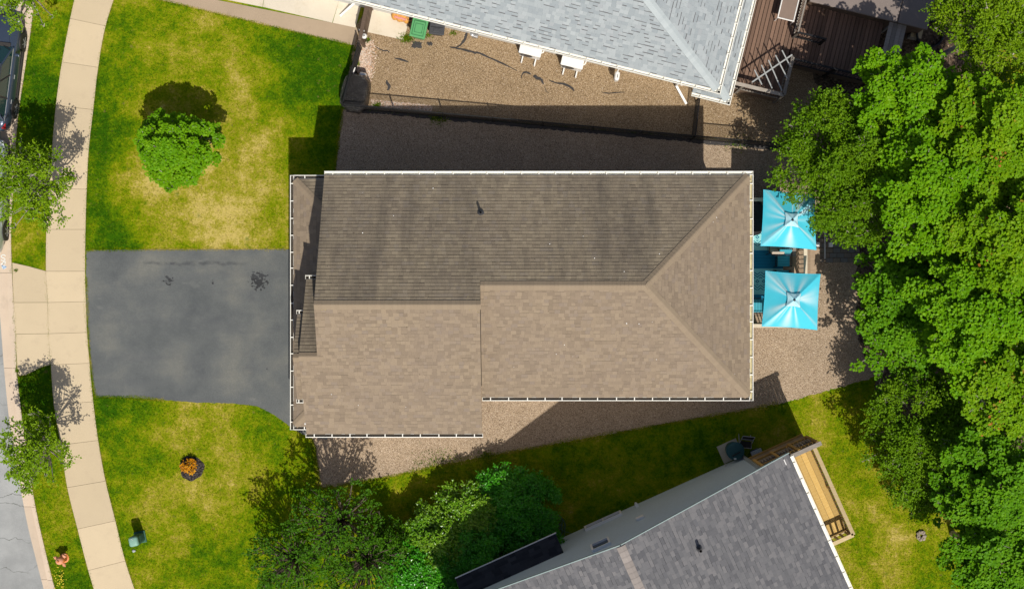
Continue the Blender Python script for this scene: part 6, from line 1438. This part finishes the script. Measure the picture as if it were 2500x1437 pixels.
a = rng.uniform(0, 2*PI, n); hgt = rng.uniform(.025, .06, n)*(1.15-.5*dr_); lean = rng.uniform(.3, 1.3, n)*hgt*1.5; w = rng.uniform(.006, .013, n)
b0 = np.stack([x, y, np.zeros(n)], 1); sd3 = np.stack([-np.sin(a), np.cos(a), np.zeros(n)], 1)*w[:, None]; tip = b0+np.stack([np.cos(a)*lean, np.sin(a)*lean, hgt], 1)
V = np.stack([b0-sd3, b0+sd3, tip], 1)
go = link_mesh('grass', fast_mesh('grass', V, 3, MAT['blade'], dr_)); go['kind'] = 'stuff'
# weeds in the gravel
wx, wy, wd = [], [], []
for (cx_, cy_, rx_, k) in ((896,98,5,160),(992,94,9,400),(873,122,4,200),(866,156,6,260),(919,257,5,160),(1072,290,12,300),(1108,82,5,60),(1045,87,5,60),(1870,268,0,0),(1800,352,16,160),(1190,1112,10,250),(1090,1125,26,260),(1050,1135,30,240),(43,905,2,120),(41,660,1.5,60)):
    wx.append((rng.normal(cx_, max(rx_, .1), k)-CX)/S); wy.append((CY-rng.normal(cy_, max(rx_*.6, .1), k))/S)
x = np.concatenate(wx); y = np.concatenate(wy); n = len(x); a = rng.uniform(0, 2*PI, n); hgt = rng.uniform(.03, .10, n); lean = rng.uniform(.4, 1.3, n)*hgt; w = rng.uniform(.008, .018, n)
b0 = np.stack([x, y, np.full(n, .01)], 1); sd3 = np.stack([-np.sin(a), np.cos(a), np.zeros(n)], 1)*w[:, None]; tip = b0+np.stack([np.cos(a)*lean, np.sin(a)*lean, hgt], 1)
wo = link_mesh('weeds', fast_mesh('weeds', np.stack([b0-sd3, b0+sd3, tip], 1), 3, MAT['blade'], np.clip(rng.normal(.25, .12, n), 0, 1))); wo['kind'] = 'stuff'
# loose stones: coarse pebbles near the fence corner and a thin scatter over the gravel
def stones(name, pts, size, mat):
    n = len(pts); g = rng; s_ = size*g.uniform(.6, 1.5, n)[:, None]; a = g.uniform(0, 2*PI, n)
    base = np.array([(1,0,0),(0,1,0),(-1,0,0),(0,-1,0),(0,0,.7)]); V = []
    for f in ((0,1,4),(1,2,4),(2,3,4),(3,0,4)):
        tri = []
        for i in f:
            q = base[i]; xx = q[0]*np.cos(a)-q[1]*np.sin(a)*.75; yy = q[0]*np.sin(a)+q[1]*np.cos(a)*.75; tri.append(np.stack([xx, yy, np.full(n, q[2])], 1)*s_+pts)
        V.append(np.stack(tri, 1))
    V = np.stack(V, 1); me = bpy.data.meshes.new(name); k = n*12
    # share corners inside one stone so that each stone stays one island
    Vv = np.zeros((n, 5, 3)); 
    for i, q in enumerate(base):
        xx = q[0]*np.cos(a)-q[1]*np.sin(a)*.75; yy = q[0]*np.sin(a)+q[1]*np.cos(a)*.75; Vv[:, i] = np.stack([xx, yy, np.full(n, q[2])], 1)*s_+pts
    me.vertices.add(n*5); me.vertices.foreach_set('co', Vv.reshape(-1).astype(np.float32)); FF = np.array([(0,1,4),(1,2,4),(2,3,4),(3,0,4)]); L = (FF[None]+np.arange(n)[:, None, None]*5).reshape(-1)
    me.loops.add(k); me.loops.foreach_set('vertex_index', L.astype(np.int32)); me.polygons.add(n*4); me.polygons.foreach_set('loop_start', np.arange(0, k, 3, dtype=np.int32)); me.polygons.foreach_set('loop_total', np.full(n*4, 3, np.int32)); me.materials.append(mat); me.update(calc_edges=True)
    o = link_mesh(name, me); o['kind'] = 'stuff'; return o
def M_stone(name, stops):
    q = NT(name); q.base(q.ramp(q.n('ShaderNodeNewGeometry').outputs['Random Per Island'], stops)); q.rough(.9); return q.m
k = 2600; u = rng.random(k); cx_ = 872+rng.normal(14, 14, k)+0*u; cy_ = 90+u*120
m = inpoly(cx_, cy_, [(876,92),(930,100),(918,170),(900,215),(868,170),(868,130)]); k2 = 900
u2 = rng.random(k2); cx2 = 905+u2*150; cy2 = 243+u2*14+rng.uniform(0, 18, k2)*1.0
pts = np.concatenate([np.stack([(cx_[m]-CX)/S, (CY-cy_[m])/S, np.full(m.sum(), .008)], 1), np.stack([(cx2-CX)/S, (CY-cy2)/S, np.full(k2, .008)], 1)])
stones('pebbles', pts, .026, M_stone('mixed_stone', [(0, (.30,.19,.13)), (.3, (.55,.38,.27)), (.6, (.42,.36,.32)), (.85, (.70,.60,.48)), (1, (.60,.34,.22))]))
k = 26000; gx = rng.uniform(770, 2160, k); gy = rng.uniform(60, 1190, k); m = (inpoly(gx, gy, GRAVEL) | inpoly(gx, gy, NGRAVEL)) & ~inpoly(gx, gy, house_px[0])
pts = np.stack([(gx[m]-CX)/S, (CY-gy[m])/S, np.full(m.sum(), .006)], 1)
stones('loose_stones', pts, .014, M_stone('loose_stone', [(0, (.20,.15,.11)), (.4, (.42,.32,.23)), (.75, (.55,.44,.33)), (1, (.72,.62,.50))]))
# twigs and leaf litter under the trees
k = 1500; lx = rng.uniform(2000, 2500, k); ly = rng.uniform(0, 1000, k); m = inpoly(lx, ly, SOIL); lx, ly = lx[m], ly[m]; n = len(lx); a = rng.uniform(0, 2*PI, n); l_ = rng.uniform(.04, .14, n); p0 = np.stack([(lx-CX)/S, (CY-ly)/S, np.full(n, .02)], 1); dd = np.stack([np.cos(a), np.sin(a), rng.uniform(-.05, .2, n)], 1)
lo_ = link_mesh('leaf_litter', fast_mesh('leaf_litter', leaf_polys(p0, dd, np.tile(np.array([[0, 0, 1.0]]), (n, 1)), l_, l_*.45), 6, M_stone('dead_leaf', [(0, (.10,.065,.04)), (.6, (.22,.15,.09)), (1, (.36,.27,.17))]))); lo_['kind'] = 'stuff'
